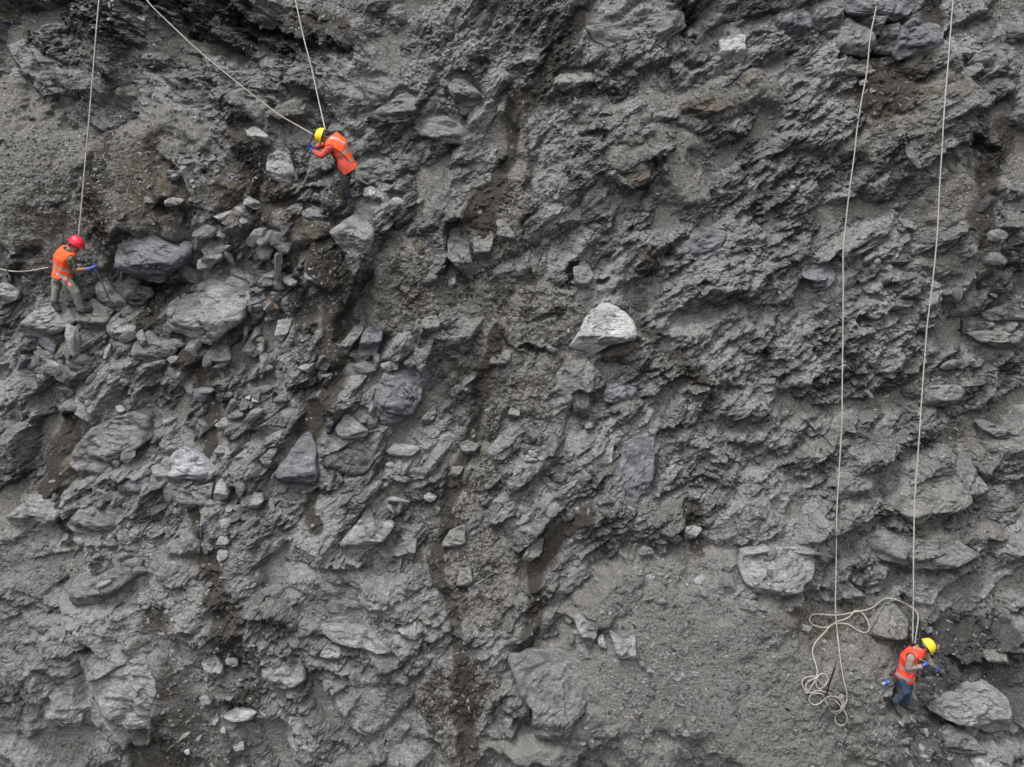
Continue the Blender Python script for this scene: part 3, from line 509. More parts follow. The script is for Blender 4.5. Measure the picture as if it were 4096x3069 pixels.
brown = np.maximum(1.0 * gully, ell([(305, 250, 40, 40), (250, 200, 40, 40), (60, 460, 28, 40), (150, 190, 55, 35), (925, 95, 35, 30), (270, 20, 90, 22), (790, 625, 60, 22), (700, 556, 24, 8), (20, 20, 40, 20)]) * 0.8)
crust = ell([(815, 640, 60, 26, 0, .9), (760, 740, 90, 30, 0, .6), (860, 740, 40, 30, 0, .8), (500, 235, 60, 110, 10), (500, 200, 40, 120, 15), (455, 300, 70, 60), (540, 300, 60, 50), (500, 400, 50, 90), (480, 540, 55, 110), (470, 690, 50, 90), (620, 600, 60, 40, 0, .5), (820, 690, 80, 80, 0, .75), (830, 610, 60, 30),
             (900, 120, 50, 80, 0, .8), (950, 190, 60, 60, 0, .7), (960, 430, 50, 30), (780, 560, 50, 25)])
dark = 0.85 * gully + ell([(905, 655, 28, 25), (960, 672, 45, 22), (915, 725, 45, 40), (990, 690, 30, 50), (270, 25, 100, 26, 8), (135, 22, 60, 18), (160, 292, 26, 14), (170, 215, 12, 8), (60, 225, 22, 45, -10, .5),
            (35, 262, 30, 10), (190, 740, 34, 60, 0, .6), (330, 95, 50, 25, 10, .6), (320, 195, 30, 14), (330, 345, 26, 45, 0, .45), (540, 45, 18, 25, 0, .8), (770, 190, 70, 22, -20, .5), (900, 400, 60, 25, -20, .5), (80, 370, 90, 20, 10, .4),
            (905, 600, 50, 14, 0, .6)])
lite = ell([(150, 470, 60, 40, 0, .45), (215, 310, 50, 30, 0, .3), (350, 220, 40, 20, 0, .3), (300, 690, 100, 60, 0, .4), (760, 30, 100, 30, 0, .4), (700, 280, 90, 60, -20, .35), (110, 660, 80, 90, 0, .5), (60, 590, 70, 50, 0, .4), (560, 720, 30, 50, 0, .4), (350, 600, 80, 60, 0, .35), (720, 620, 30, 60, 0, .3), (180, 480, 40, 30, 0, .3)])
PX, PY = PX0, PY0
PX, PY = PX0 + wx * 0.5, PY0 + wy * 0.5
scree = ell([(25, 200, 62, 78), (105, 190, 45, 55), (165, 175, 60, 45, -15), (135, 222, 50, 26), (235, 160, 25, 25)], 0.6)
slab = ell([(112, 690, 45, 48), (110, 585, 62, 26, -12), (40, 560, 40, 26), (60, 735, 50, 22), (350, 612, 60, 34, 20), (400, 725, 55, 34, -20), (270, 560, 50, 22), (985, 430, 40, 36), (945, 600, 50, 22), (955, 500, 45, 46), (625, 32, 62, 24), (930, 36, 50, 36), (1000, 30, 40, 40), (640, 470, 40, 55, -20), (560, 410, 40, 30), (380, 60, 50, 26, 30), (140, 90, 60, 22, 25), (760, 520, 50, 24, -15), (810, 300, 60, 26, -25), (440, 420, 36, 46, -20), (200, 330, 50, 26)], 0.7)
PX, PY = PX0, PY0
# domain warp for rock edges
du = fbm(U * 6.5, V * 6.5, 21, 5, 0.75) * 0.05; dv = fbm(U * 6.5 + 50, V * 6.5, 27, 5, 0.75) * 0.05
Uw, Vw = U + du, V + dv
right = sstep(430, 560, PX + 0.3 * (PY - 380)).astype(np.float32)
tl = ell([(150, 60, 260, 100), (80, 640, 190, 130), (300, 700, 160, 80), (330, 610, 110, 50)])
b1a, id1a = blocks(Uw, Vw, 1.10, 1.5, R_(-28), 1, 0.30, 0.42, 2.6)
b1c, id1c = blocks(Uw, Vw, 0.85, 1.7, R_(52), 9, 0.30, 0.46, 2.6, bias=(0.12, -0.05))
b1b, id1b = blocks(Uw, Vw, 0.85, 1.7, R_(38), 2, 0.28, 0.44, 2.6, bias=(0.05, -0.05))
b2a, id2a = blocks(Uw, Vw, 0.42, 1.6, R_(-30), 3, 0.13, 0.62, 2.6, bias=(-0.08, -0.1))
b2c, id2c = blocks(Uw, Vw, 0.38, 1.8, R_(55), 10, 0.12, 0.66, 2.6, bias=(0.15, -0.1))
b2b, id2b = blocks(Uw, Vw, 0.36, 1.9, R_(40), 4, 0.12, 0.62, 2.6, bias=(0.1, -0.12))
b3a, id3a = blocks(U + du * 0.5, V + dv * 0.5, 0.17, 1.6, R_(-24), 5, 0.058, 0.75, 2.6, 4, bias=(-0.1, -0.15))
b3c, id3c = blocks(U + du * 0.5, V + dv * 0.5, 0.17, 1.6, R_(60), 11, 0.058, 0.75, 2.6, 4, bias=(0.15, -0.1))
b3b, id3b = blocks(U + du * 0.5, V + dv * 0.5, 0.15, 1.9, R_(36), 6, 0.055, 0.75, 2.6, 4, bias=(0.1, -0.15))
b4, id4 = blocks(U + du * 0.3, V + dv * 0.3, 0.072, 1.5, R_(40), 7, 0.026, 0.8, 2.6, 4, bias=(0, -0.1))
mx = lambda a, c, b: (a * tl + c * (1 - tl)) * (1 - right) + b * right
wr = fbm(U * 1.3, V * 1.3, 33, 4)
H0 = fbm(U * 0.22, V * 0.22, 61, 3) * 0.55
B1 = mx(b1a, b1c, b1b); B2 = mx(b2a, b2c, b2b); B3 = mx(b3a, b3c, b3b)
I1 = mx(id1a, id1c, id1b); I2 = mx(id2a, id2c, id2b); I3 = mx(id3a, id3c, id3b)
rough = np.clip((0.75 + 0.9 * wr) * np.where(I2 > 0.6, 0.3, 1.15), 0.2, 1.3)
sh = shale
ks = 1 - 0.8 * slab
rockH = H0 + 0.78 * B1 + 0.8 * B2 * (1 - 0.35 * sh) * (1 - 0.35 * slab) + 0.75 * B3 * (0.7 * rough + 0.6 * sh) * ks + 0.75 * b4 * (0.6 * rough + 0.9 * sh) * ks
# thin broken shale plates and shards
for k, (ang, sz, asp, am, ti) in enumerate(((36, 0.14, 3.2, .05, .55), (28, 0.075, 3.4, .026, .6), (44, 0.045, 2.6, .014, .7))):
    aa = 0.10 * (1 - right) * 0
    sb1, sid = blocks(U + du * 0.35, V + dv * 0.35, sz, asp, R_(ang + 6), 40 + k, am, ti, 2.4, 4, bias=(0.12, -0.22))
    sb2, _ = blocks(U + du * 0.35, V + dv * 0.35, sz, asp, R_(-ang + 6), 44 + k, am, ti, 2.4, 4, bias=(-0.12, -0.22))
    sb = sb2 * tl * (1 - right) + sb1 * (1 - tl * (1 - right))
    gate = sstep(0.42, 0.60, vn(U * 1.4 + 30 * k, V * 1.4, 80 + k) * 0.6 + 0.4 * vn(U * 4, V * 4, 84 + k) + 0.10 * sh - 0.10 + 0.16 * vn(U * 0.55 + 9, V * 0.55, 88))
    rockH = rockH + (gate * np.clip(sb, -1.5 * sz, 2 * am)).astype(np.float32) * (0.55 + 0.5 * sh) * ks
for k, (fr_, wd, dp_) in enumerate(((0.9, .018, .06), (2.0, .03, .04))):
    c_ = np.abs(fbm(Uw * fr_ + (V * .5), Vw * fr_ * 1.4 - U * .4, 120 + 10 * k, 5, 0.55))
    rockH = rockH - dp_ * (1 - sstep(0, wd, c_))
# relief under the separate rocks is calmed
rmask = np.zeros(U.shape, np.float32)
for tone, P, nm, lab, poly in rocks:
    x0, y0 = poly.min(0) - 6; x1, y1 = poly.max(0) + 6
    m = (PX > x0) & (PX < x1) & (PY > y0) & (PY < y1)
    if not m.any(): continue
    d = sdpoly(PX[m], PY[m], poly)
    rmask[m] = np.maximum(rmask[m], 1 - sstep(-4, 3, d))
soft = fftblur(rockH, 38)
soft2 = fftblur(rockH, 110)
rockH = rockH - 0.07 * gully
rockH = rockH * (1 - 0.85 * rmask) + (soft - 0.10) * 0.85 * rmask
# loose soil lies in the low places and covers the gravel parts
lvl = -0.19 + 0.35 * gravel + 0.32 * sand + 0.07 * gully + 0.16 * scree + 0.05 * fbm(U * 0.8, V * 0.8, 41, 4) - 0.05 * sh * (1 - gravel)
crn = fbm(U * 5.5, V * 5.5, 45, 5, 0.62)
lump = np.abs(fbm(U * 7, V * 7, 51, 4, 0.6))
soilH = soft * (1 - 0.75 * sand) + soft2 * 0.75 * sand + lvl + 0.03 * fbm(U * 2.2, V * 2.2, 42, 4) + (0.022 + 0.05 * crust) * crn + crust * 0.09 * lump * (1 - 0.5 * sand) + 0.006 * fbm(U * 22, V * 22, 48, 3)
pb, pid = blocks(U, V, 0.055, 1.2, 0.3, 8, 0.012, 0.5, 1.2, 5)
soilH = soilH + np.maximum(pb, -0.01) * (0.6 - 0.15 * sand) * (0.35 + 0.65 * (vn(U * 1.2, V * 1.2, 90) > 0.45)) * (1 - 0.4 * sand)
# runnels in the scree on the left
run = ell([(150, 190, 70, 70), (40, 190, 60, 100)])
a = R_(72); cr = (U * math.sin(a) - V * math.cos(a))
soilH = soilH + 0.05 * run * fbm(cr * 2.5, (U * math.cos(a) + V * math.sin(a)) * 0.5, 55, 3)
HH = np.maximum(rockH, soilH)
dirtA = sstep(-0.012, 0.012, soilH - rockH)
hx = fbm(U * 4.5, V * 4.5, 101, 5, 0.65) * 2; hy = fbm(U * 4.5 + 30, V * 4.5, 107, 5, 0.65) * 2
# hollows: centre x, y, radii, angle, depth
for cx, cy, rx, ry, an, dp in [(160, 286, 24, 7, -8, .35), (687, 20, 9, 15, 20, .5), (592, 141, 15, 5, 8, .3), (604, 122, 7, 2.5, -5, .15), (968, 146, 14, 5, 15, .35), (975, 155, 13, 5, 10, .35),
        (861, 323, 7, 5, 20, .4), (603, 283, 6, 3, -20, .3), (574, 275, 7, 11, -20, .3), (546, 318, 14, 6, -15, .2), (173, 215, 10, 6, 20, .4), (33, 258, 15, 6, -15, .3), (98, 648, 10, 5, -20, .3), (103, 652, 14, 5, 10, .2),
        (902, 596, 6, 4, 0, .35), (873, 617, 6, 4, -30, .4), (965, 662, 28, 9, 5, .4), (900, 670, 12, 8, 0, .2), (966, 500, 8, 5, 0, .3), (535, 350, 18, 3.5, 5, .3), (882, 37, 4, 24, 30, .35), (848, 32, 4, 22, 30, .35),
        (853, 57, 16, 4, 5, .4), (877, 56, 8, 4, 0, .4), (893, 30, 9, 5, -40, .3), (943, 35, 2, 12, 5, .3), (870, 300, 12, 5, -15, .2), (830, 262, 5, 8, 30, .2), (1003, 336, 30, 4, 12, .25), (980, 334, 20, 4, 10, .25),
        (318, 198, 12, 5, -5, .25), (640, 188, 12, 4, 12, .3), (655, 168, 8, 8, 20, .2), (120, 490, 12, 4, 10, .2), (195, 42, 6, 4, 0, .4), (165, 18, 25, 6, 30, .35), (230, 20, 50, 10, 25, .35), (300, 50, 60, 8, 12, .3), (128, 40, 12, 5, 20, .3), (36, 40, 8, 4, 30, .3), (885, 700, 18, 8, 30, .25), (940, 722, 30, 7, 28, .3),
        (988, 740, 18, 5, -15, .35), (200, 625, 10, 5, 0, .2), (345, 641, 28, 2.5, 14, .25), (400, 624, 5, 3, 0, .25), (462, 588, 7, 3, 5, .3), (276, 400, 3, 8, 10, .2), (283, 255, 8, 3, 20, .25), (510, 690, 5, 3, 0, .2), (668, 60, 4, 14, 10, .2)]:
    x = PX + hx * (2.0 + rx * 0.35) - cx; y = PY + hy * (2.0 + ry * 0.5) - cy; a = R_(an)
    X = (x * math.cos(a) + y * math.sin(a)) / rx; Y = (-x * math.sin(a) + y * math.cos(a)) / ry
    r = np.hypot(X, Y)
    HH = HH - dp * 0.9 * (1 - sstep(0.35, 1.3, r))
# footholds: room for the legs, a small ledge under the boots
for cx, cy, rx, ry in ((63, 291, 20, 17), (343, 188, 16, 20), (903, 690, 20, 18), (74, 250, 30, 34), (334, 160, 26, 30), (912, 660, 26, 26)):
    r = np.hypot((PX - cx) / rx, (PY - cy) / ry); w = 1 - (sstep(0.7, 1.2, r) if ry < 24 else sstep(0.3, 2.0, r + 0.25 * hx))
    HH = HH * (1 - w) + np.minimum(HH, soft - (0.10 if ry < 24 else 0.02) + 0.5 * np.clip(HH - fftblur(HH, 8), -.05, .05)) * w
    if ry >= 24: continue
    r = np.hypot((PX - cx) / (rx + 3), (PY - cy - ry - 8) / 7); w = 1 - sstep(0.7, 1.3, r)
    HH = HH * (1 - w * .7) + np.maximum(HH, soft + 0.06) * w * .7
hs_ = fftblur(HH, 26)
SH = 0.34
Vs = V - SH * np.clip(HH - hs_, -0.25, 0.4)          # ledges lean out and overhang what lies below
edge = sstep(12, 30, np.abs(U)) + sstep(9, 24, np.abs(V))
pos = uvh(U, Vs, HH)
tone = np.clip(0.45 + 0.15 * slab + 0.75 * (I1 - .5) + 0.75 * (I2 - .5) + 0.55 * (I3 - .5), 0, 1)
nv, nu = U.shape
idx = np.arange(nu * nv).reshape(nv, nu)
quads = np.stack([idx[:-1, :-1], idx[:-1, 1:], idx[1:, 1:], idx[1:, :-1]], -1).reshape(-1, 4)
def fast_mesh(name, verts, quads, smooth=False):
    me = bpy.data.meshes.new(name); n = len(quads); k = quads.shape[1]
    me.vertices.add(len(verts)); me.vertices.foreach_set('co', np.ascontiguousarray(verts, np.float32).ravel())
    me.loops.add(n * k); me.loops.foreach_set('vertex_index', quads.astype(np.int32).ravel())
    me.polygons.add(n); me.polygons.foreach_set('loop_start', np.arange(0, n * k, k, dtype=np.int32))
    me.polygons.foreach_set('loop_total', np.full(n, k, np.int32))
    me.update(calc_edges=True)
    me.polygons.foreach_set('use_smooth', np.full(n, smooth))
    return me
gm = fast_mesh('slope', pos.reshape(-1, 3), quads, False)
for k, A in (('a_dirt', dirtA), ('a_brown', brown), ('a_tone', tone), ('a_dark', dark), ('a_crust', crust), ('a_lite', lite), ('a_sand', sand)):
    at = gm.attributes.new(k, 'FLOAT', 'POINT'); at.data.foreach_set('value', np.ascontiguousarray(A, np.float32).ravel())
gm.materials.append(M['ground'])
slope = bpy.data.objects.new('rocky_slope', gm); COL.objects.link(slope); slope['kind'] = 'structure'
def samp(A, u, v):
    i = np.clip(np.searchsorted(va, v), 1, nv - 1); j = np.clip(np.searchsorted(ua, u), 1, nu - 1)
    return A[i, j]

# ------------------------------------------------------------------ object helpers
def setp(o, label=None, cat=None, group=None, kind=None):
    if label: o['label'] = label
    if cat: o['category'] = cat
    if group: o['group'] = group
    if kind: o['kind'] = kind
    return o
def link(name, me, mat=None, parent=None, loc=None):
    o = bpy.data.objects.new(name, me)
    if mat: me.materials.append(mat)
    COL.objects.link(o)
    if loc is not None: o.location = loc
    if parent: o.parent = parent
    return o

# ------------------------------------------------------------------ separate rocks
def build_rock(k, tone, P, nm, lab, poly):
    rg = np.random.default_rng(500 + k)
    cpx = poly.mean(0)
    u0, v0 = px2uv(cpx[0], cpx[1], 0.0)
    gh = float(samp(hs_, u0, v0)) + 0.05; P = P * 1.3
    pu, pv = px2uv(poly[:, 0], poly[:, 1], gh + 0.1)
    A = 0.5 * abs(np.sum(pu * np.roll(pv, -1) - pv * np.roll(pu, -1)))
    s = math.sqrt(A)
    cu = (pu.max() + pu.min()) / 2 * 0.4 + pu.mean() * 0.6; cv = (pv.max() + pv.min()) / 2 * 0.4 + pv.mean() * 0.6
    nt_ = int(np.clip(s / 0.011, 40, 260)); nr = int(np.clip(s / 0.022, 12, 90))
    th = np.linspace(0, 2 * math.pi, nt_, endpoint=False)
    d = np.stack([np.cos(th), np.sin(th)], 1)
    Rr = np.zeros(nt_)
    n = len(pu)
    for i in range(n):
        a = np.array([pu[i] - cu, pv[i] - cv]); b = np.array([pu[(i + 1) % n] - cu, pv[(i + 1) % n] - cv]); e = b - a
        den = d[:, 0] * e[1] - d[:, 1] * e[0]
        with np.errstate(all='ignore'):
            t = (a[0] * e[1] - a[1] * e[0]) / den; w = (a[0] * d[:, 1] - a[1] * d[:, 0]) / den
        ok = (t > 0) & (w >= -1e-6) & (w <= 1 + 1e-6) & np.isfinite(t)
        Rr = np.where(ok & (t > Rr), t, Rr)
    Rr = np.where(Rr <= 0, np.median(Rr[Rr > 0]), Rr)
    q = k * 7.7
    Rr = Rr * (1 + 0.13 * fbm(np.cos(th) * 2.5 + q, np.sin(th) * 2.5 + q, 3, 5, 0.75))
    rho = np.linspace(0, 1, nr) ** 0.85
    RR, TH = np.meshgrid(rho, np.arange(nt_), indexing='ij')
    uu = RR * Rr[TH] * d[TH, 0]; vv = RR * Rr[TH] * d[TH, 1]
    pr = P * s
    if nm == 'rock_outcrop': pr *= 0.8
    # facets
    hpl = 0.62 * pr - (0.30 + 0.28 * rg.random()) * vv * (P / 0.35) + (rg.random() - 0.5) * 0.35 * uu
    wob = 0.025 * s * fbm(uu / s * 3 + q, vv / s * 3, 14, 4, 0.6)
    ridge = -(0.05 + 0.3 * rg.random()) * (pv.max() - pv.min()) * 0.5
    hfr = 0.62 * pr + (0.55 + 0.7 * rg.random()) * (vv - ridge) * (P / 0.35) * 0.8 - 0.35 * ridge + (rg.random() - 0.5) * 0.5 * uu + 0.05 * s
    hh = np.minimum(hpl, hfr)
    for j in range(6):
        a = rg.random() * 6.283; g = 0.5 + 0.9 * rg.random(); off = (0.28 + 0.3 * rg.random()) * s
        hh = np.minimum(hh, 0.85 * pr + 0.3 * s * P - g * (uu * math.cos(a) + vv * math.sin(a) * 0.8 - off) * 0.9)
    hh = hh + wob
    uA, vA = uu + cu + 0.03 * fbm(uu * 6 + q, vv * 6, 15, 3), vv + cv
    an = R_(-25 if cpx[0] < 500 else 35) + (rg.random() - 0.5) * 0.9
    bb, _ = blocks(uA, vA, 0.34 * s, 1.7, an, 300 + k % 7, 0.10 * s, 0.55, 1.6)
    hh = hh + 0.8 * np.clip(bb, -0.12 * s, 0.1 * s)
    bb, _ = blocks(uA, vA, max(0.05, 0.13 * s), 2.0, an, 310 + k % 7, 0.034 * s + 0.008, 0.6, 2.0)
    hh = hh + 0.7 * np.clip(bb, -0.03, 0.03)
    bb, _ = blocks(uA, vA, 0.055, 1.8, an, 320 + k % 7, 0.012, 0.5, 1.6)
    hh = hh + 0.7 * np.clip(bb, -0.012, 0.015) + 0.012 * fbm(uA * 14, vA * 14, 16, 4, 0.65)
    cr = np.abs(fbm(uA / s * 2.6 + q, vA / s * 2.6, 24, 4, 0.6)); hh = hh - 0.05 * min(1, s * 1.6) * (1 - sstep(0.0, 0.05, cr)) * (vn(uA * 3 + q, vA * 3, 25) > 0.35)
    # layered steps
    c = (-uA * math.sin(an) + vA * math.cos(an)) / (0.11 + 0.1 * rg.random()) + 1.2 * fbm(uA * 2.2, vA * 2.2, 18, 4)
    hh = hh + 0.022 * min(1, s) * (1 - (c - np.floor(c))) * sstep(0.4, 0.6, vn(uA * 2.5, vA * 2.5, 19))
    fall = 1 - RR ** 12 * 0.22
    hh = np.maximum(hh, -0.03) * fall - 0.02
    rings_u = [cu + uu]; rings_v = [cv + vv]; rings_h = [gh + hh]
    eh = (gh + hh)[-1]
    for f, dz, dwn in ((1.0, 0.35, 0), (0.93, 0.75, 0), (0.8, 1.1, 0)):
        rings_u.append((cu + uu[-1] * f)[None]); rings_v.append((cv + vv[-1] * f)[None])
        rings_h.append((eh * (1 - dz) + (gh - 0.30 * s - 0.05) * dz)[None])
    Ur = np.concatenate(rings_u); Vr = np.concatenate(rings_v); Hr = np.concatenate(rings_h)
    Vr = Vr - 0.30 * np.clip(Hr - gh - 0.3 * pr, -0.4 * s, 0.5)      # hangs over its lower edge
    Pw = uvh(Ur, Vr, Hr)
    base = uvh(cu, cv, gh)
    m_, n_ = Ur.shape
    id_ = np.arange(m_ * n_).reshape(m_, n_)
    nxt = np.roll(id_, -1, axis=1)
    qd = np.stack([id_[:-1], id_[1:], nxt[1:], nxt[:-1]], -1).reshape(-1, 4)
    me = fast_mesh(nm, Pw.reshape(-1, 3) - base, qd, True)
    o = link(nm, me, M[tone], loc=base)
    setp(o, lab, {'rock_outcrop': 'outcrop', 'rock_slab': 'slab'}.get(nm, nm))
    return o
rock_objs = [build_rock(k, *r) for k, r in enumerate(rocks)]

bpy.context.view_layer.update()
DG = bpy.context.evaluated_depsgraph_get()
def hit(px, py):
    d = ray(px, py)
    ok, loc, nrm, *_ = sc.ray_cast(DG, Vector(CAMP), Vector(d))
    return np.array(loc) if ok else None
def drop(u, v):
    p = uvh(u, v, 3.0)
    ok, loc, nrm, *_ = sc.ray_cast(DG, Vector(p), Vector(-EN))
    return (np.array(loc), np.array(nrm)) if ok else (None, None)
# ------------------------------------------------------------------ loose stones
def stone_mesh(seed, flat=0.6):
    rg = random.Random(seed); bm = bmesh.new()
    bmesh.ops.create_icosphere(bm, subdivisions=2, radius=1.0)
    pl = []
    for k in range(9):
        n = Vector((rg.gauss(0, 1), rg.gauss(0, 1), rg.gauss(0, 1))).normalized(); pl.append((n, rg.uniform(0.42, 0.8)))
    el = rg.uniform(0.6, 0.95)
    for v in bm.verts:
        c = v.co.copy()
        for n, d in pl:
            t = c.dot(n) - d
            if t > 0: c -= n * t
        v.co = Vector((c.x * 1.25, c.y * el * 1.1, c.z * flat))
    bmesh.ops.dissolve_limit(bm, angle_limit=R_(8), verts=bm.verts, edges=bm.edges)
    bmesh.ops.triangulate(bm, faces=bm.faces)
    me = bpy.data.meshes.new('stone'); bm.to_mesh(me); bm.free()
    return me
STM = {}
for tn in ('light', 'mid', 'dusty', 'dark', 'tan', 'white', 'blue'):
    STM[tn] = []
    for k in range(7):
        me = stone_mesh(k * 13 + len(tn), 0.45 + 0.05 * k); me.materials.append(M[tn]); STM[tn].append(me)
GROUPS = [
    ('stone', 'small stone along the upper edge of the grey sand fan at the lower right', 'stones along the upper edge of the sand fan', (690, 570), (110, 30), 40, (.06, .2), ('light', 'mid', 'dusty')),
    ('rock', 'angular grey block in the band of rubble between the two workers on the left', 'angular blocks between the two left workers', (232, 268), (70, 50), 60, (.13, .42), ('light', 'mid', 'mid', 'dusty', 'light', 'blue')),
    ('rock', 'angular block lodged in the broken slope below the huge cracked boulder', 'blocks below the huge cracked boulder', (205, 375), (190, 50), 80, (.12, .40), ('light', 'mid', 'dusty', 'blue', 'mid')),
    ('rock', 'broken block scattered among the slabs of the lower left slope', 'blocks among the lower left slabs', (250, 530), (220, 90), 60, (.10, .34), ('light', 'mid', 'dusty', 'light')),
    ('rock', 'angular block lodged in the layered slope along the right edge', 'blocks along the right edge', (935, 330), (80, 200), 40, (.10, .34), ('mid', 'dusty', 'mid', 'dark')),
    # name, label, group, centre px, radii, count, size range, tones
    ('stone', 'small angular grey stone in the loose pile above the largest dark boulder on the left', 'stones in the loose pile above the dark boulder', (203, 178), (24, 18), 60, (.08, .20), ('light', 'mid', 'mid', 'dusty', 'light')),
    ('stone', 'small grey stone on the dark earth in front of the bent worker', 'stones in front of the bent worker', (325, 188), (34, 24), 34, (.05, .13), ('mid', 'light', 'dusty', 'dark')),
    ('stone', 'small broken stone on the dark soil around the boots of the coral vested worker', 'stones round the boots of the coral vested worker', (905, 725), (42, 34), 46, (.06, .19), ('light', 'mid', 'mid', 'dark', 'light')),
    ('stone', 'small grey stone in the gravel fan at the bottom of the slope', 'stones of the gravel fan at the bottom', (655, 705), (50, 58), 52, (.06, .16), ('light', 'mid', 'light', 'dusty', 'mid')),
    ('stone', 'small stone scattered over the gravel slope at the upper right', 'stones on the upper right gravel slope', (660, 72), (60, 34), 34, (.05, .13), ('mid', 'light', 'dusty')),
    ('stone', 'small pale chip in the dark gravel strip at the bottom left', 'chips in the dark gravel strip', (215, 700), (38, 62), 30, (.05, .14), ('light', 'light', 'white', 'mid')),
    ('stone', 'small chip strewn on the scree above the red helmeted worker', 'chips on the scree above the red helmeted worker', (85, 185), (80, 60), 24, (.04, .11), ('light', 'mid', 'tan')),
    ('stone', 'small slaty fragment in the heap at the top, left of the dusty gully', 'fragments on the upper heap', (400, 62), (70, 22), 20, (.04, .10), ('mid', 'dark', 'light')),
]
rs = random.Random(4)
def place_stone(me, loc, nrm, size, name):
    o = bpy.data.objects.new(name, me); COL.objects.link(o)
    q = Vector(nrm).to_track_quat('Z', 'Y').to_matrix().to_4x4() if nrm is not None else Matrix.Identity(4)
    e = Matrix.Rotation(rs.uniform(0, 6.28), 4, 'Z') @ Matrix.Rotation(rs.gauss(0, 0.35), 4, 'X') @ Matrix.Rotation(rs.gauss(0, 0.35), 4, 'Y')
    o.matrix_world = Matrix.Translation(Vector(loc)) @ q @ e @ Matrix.Diagonal((size * rs.uniform(.85, 1.3), size * rs.uniform(.7, 1), size, 1))
    return o
for nm, lab, grp, (cx, cy), (rx, ry), n, (s0, s1), tones in GROUPS:
    for i in range(n):
        a = rs.uniform(0, 6.28); r = math.sqrt(rs.random())
        if nm == 'rock' and any(math.hypot(cx + rx * r * math.cos(a) - fx, cy + ry * r * math.sin(a) - fy) < fr_ for fx, fy, fr_ in ((70, 280, 45), (335, 190, 38), (105, 300, 22), (150, 262, 36), (208, 308, 36), (905, 680, 45), (190, 463, 30), (400, 390, 24), (295, 455, 22))): continue
        u, v = px2uv(cx + rx * r * math.cos(a), cy + ry * r * math.sin(a))
        loc, nr = drop(float(u), float(v))
        if loc is None: continue
        sz = s0 + (s1 - s0) * rs.random() ** 1.8
        o = place_stone(rs.choice(STM[rs.choice(tones)]), loc + nr * sz * 0.12, nr * 0.6 + np.array([0, 0, 0.4]) - 0.4 * np.array([0, 1, 0]), sz * 0.62, nm)
        setp(o, lab, nm, grp)
# finer rubble nobody could count: one object of many faceted fragments
def rubble(name, n, seed, dens, szr, mats):
    rg = np.random.default_rng(seed); base = []
    for k in range(6):
        me = stone_mesh(900 + k, 0.5); co_ = np.array([v.co[:] for v in me.vertices]); tr = np.array([p.vertices[:] for p in me.polygons]); base.append((co_, tr)); bpy.data.meshes.remove(me)
    VV = []; FF = []; MI = []; off = 0
    u = rg.uniform(ua[0] * 0 - 10.2, 10.2, n * 6); v = rg.uniform(-8.4, 7.6, n * 6)
    w = dens(u, v); keep = rg.random(len(u)) < w; u = u[keep][:n]; v = v[keep][:n]
    i = np.clip(np.searchsorted(va, v), 1, nv - 2); j = np.clip(np.searchsorted(ua, u), 1, nu - 2)
    for q in range(len(u)):
        P0 = pos[i[q], j[q]]; du_ = pos[i[q], j[q] + 1] - pos[i[q], j[q] - 1]; dv_ = pos[i[q] + 1, j[q]] - pos[i[q] - 1, j[q]]
        nn = np.cross(du_, dv_); nn /= np.linalg.norm(nn) + 1e-9
        if nn @ EN < 0.45: continue
        nn = nn + rg.normal(0, 0.35, 3); nn /= np.linalg.norm(nn)
        tx = np.cross(nn, rg.normal(0, 1, 3)); tx /= np.linalg.norm(tx); ty = np.cross(nn, tx)
        s = szr[0] + (szr[1] - szr[0]) * rg.random() ** 3
        co_, tr = base[rg.integers(6)]
        VV.append(P0 + nn * s * 0.15 + (co_ * s) @ np.stack([tx * rg.uniform(.9, 1.5), ty, nn * rg.uniform(.6, 1)])); FF.append(tr + off); off += len(co_)
        MI.append(np.full(len(tr), rg.integers(len(mats))))
    me = fast_mesh(name, np.concatenate(VV), np.concatenate(FF), False)
    for m in mats: me.materials.append(m)
    me.polygons.foreach_set('material_index', np.concatenate(MI).astype(np.int32))
    o = link(name, me); setp(o, kind='stuff'); return o
PX, PY = PX + wx, PY + wy
peb = ell([(85, 190, 80, 75), (200, 180, 40, 40), (320, 185, 60, 50, 0, .9), (410, 62, 110, 28, 0, .9), (300, 100, 60, 25), (660, 90, 100, 60, 0, .9), (655, 690, 80, 90), (710, 630, 110, 70, 0, .9), (800, 700, 80, 60, 0, .6), (215, 690, 45, 80, 0, .7),
           (905, 700, 60, 60), (960, 610, 60, 40, 0, .6), (300, 320, 60, 40, 0, .5), (170, 310, 50, 20, 0, .6)])
PX, PY = PX0, PY0
rubble('rubble', 30000, 11, lambda u, v: np.clip(0.05 + 0.95 * samp(peb, u, v) - 0.05 * samp(crust, u, v), 0, 1), (0.009, 0.036), [M['light'], M['mid'], M['dusty'], M['dusty'], M['dark']])
rubble('gravel', 14000, 12, lambda u, v: np.clip(0.25 + 0.6 * samp(shale, u, v) + 0.3 * samp(peb, u, v), 0, 1), (0.010, 0.055), [M['mid'], M['dusty'], M['mid'], M['light'], M['dark']])

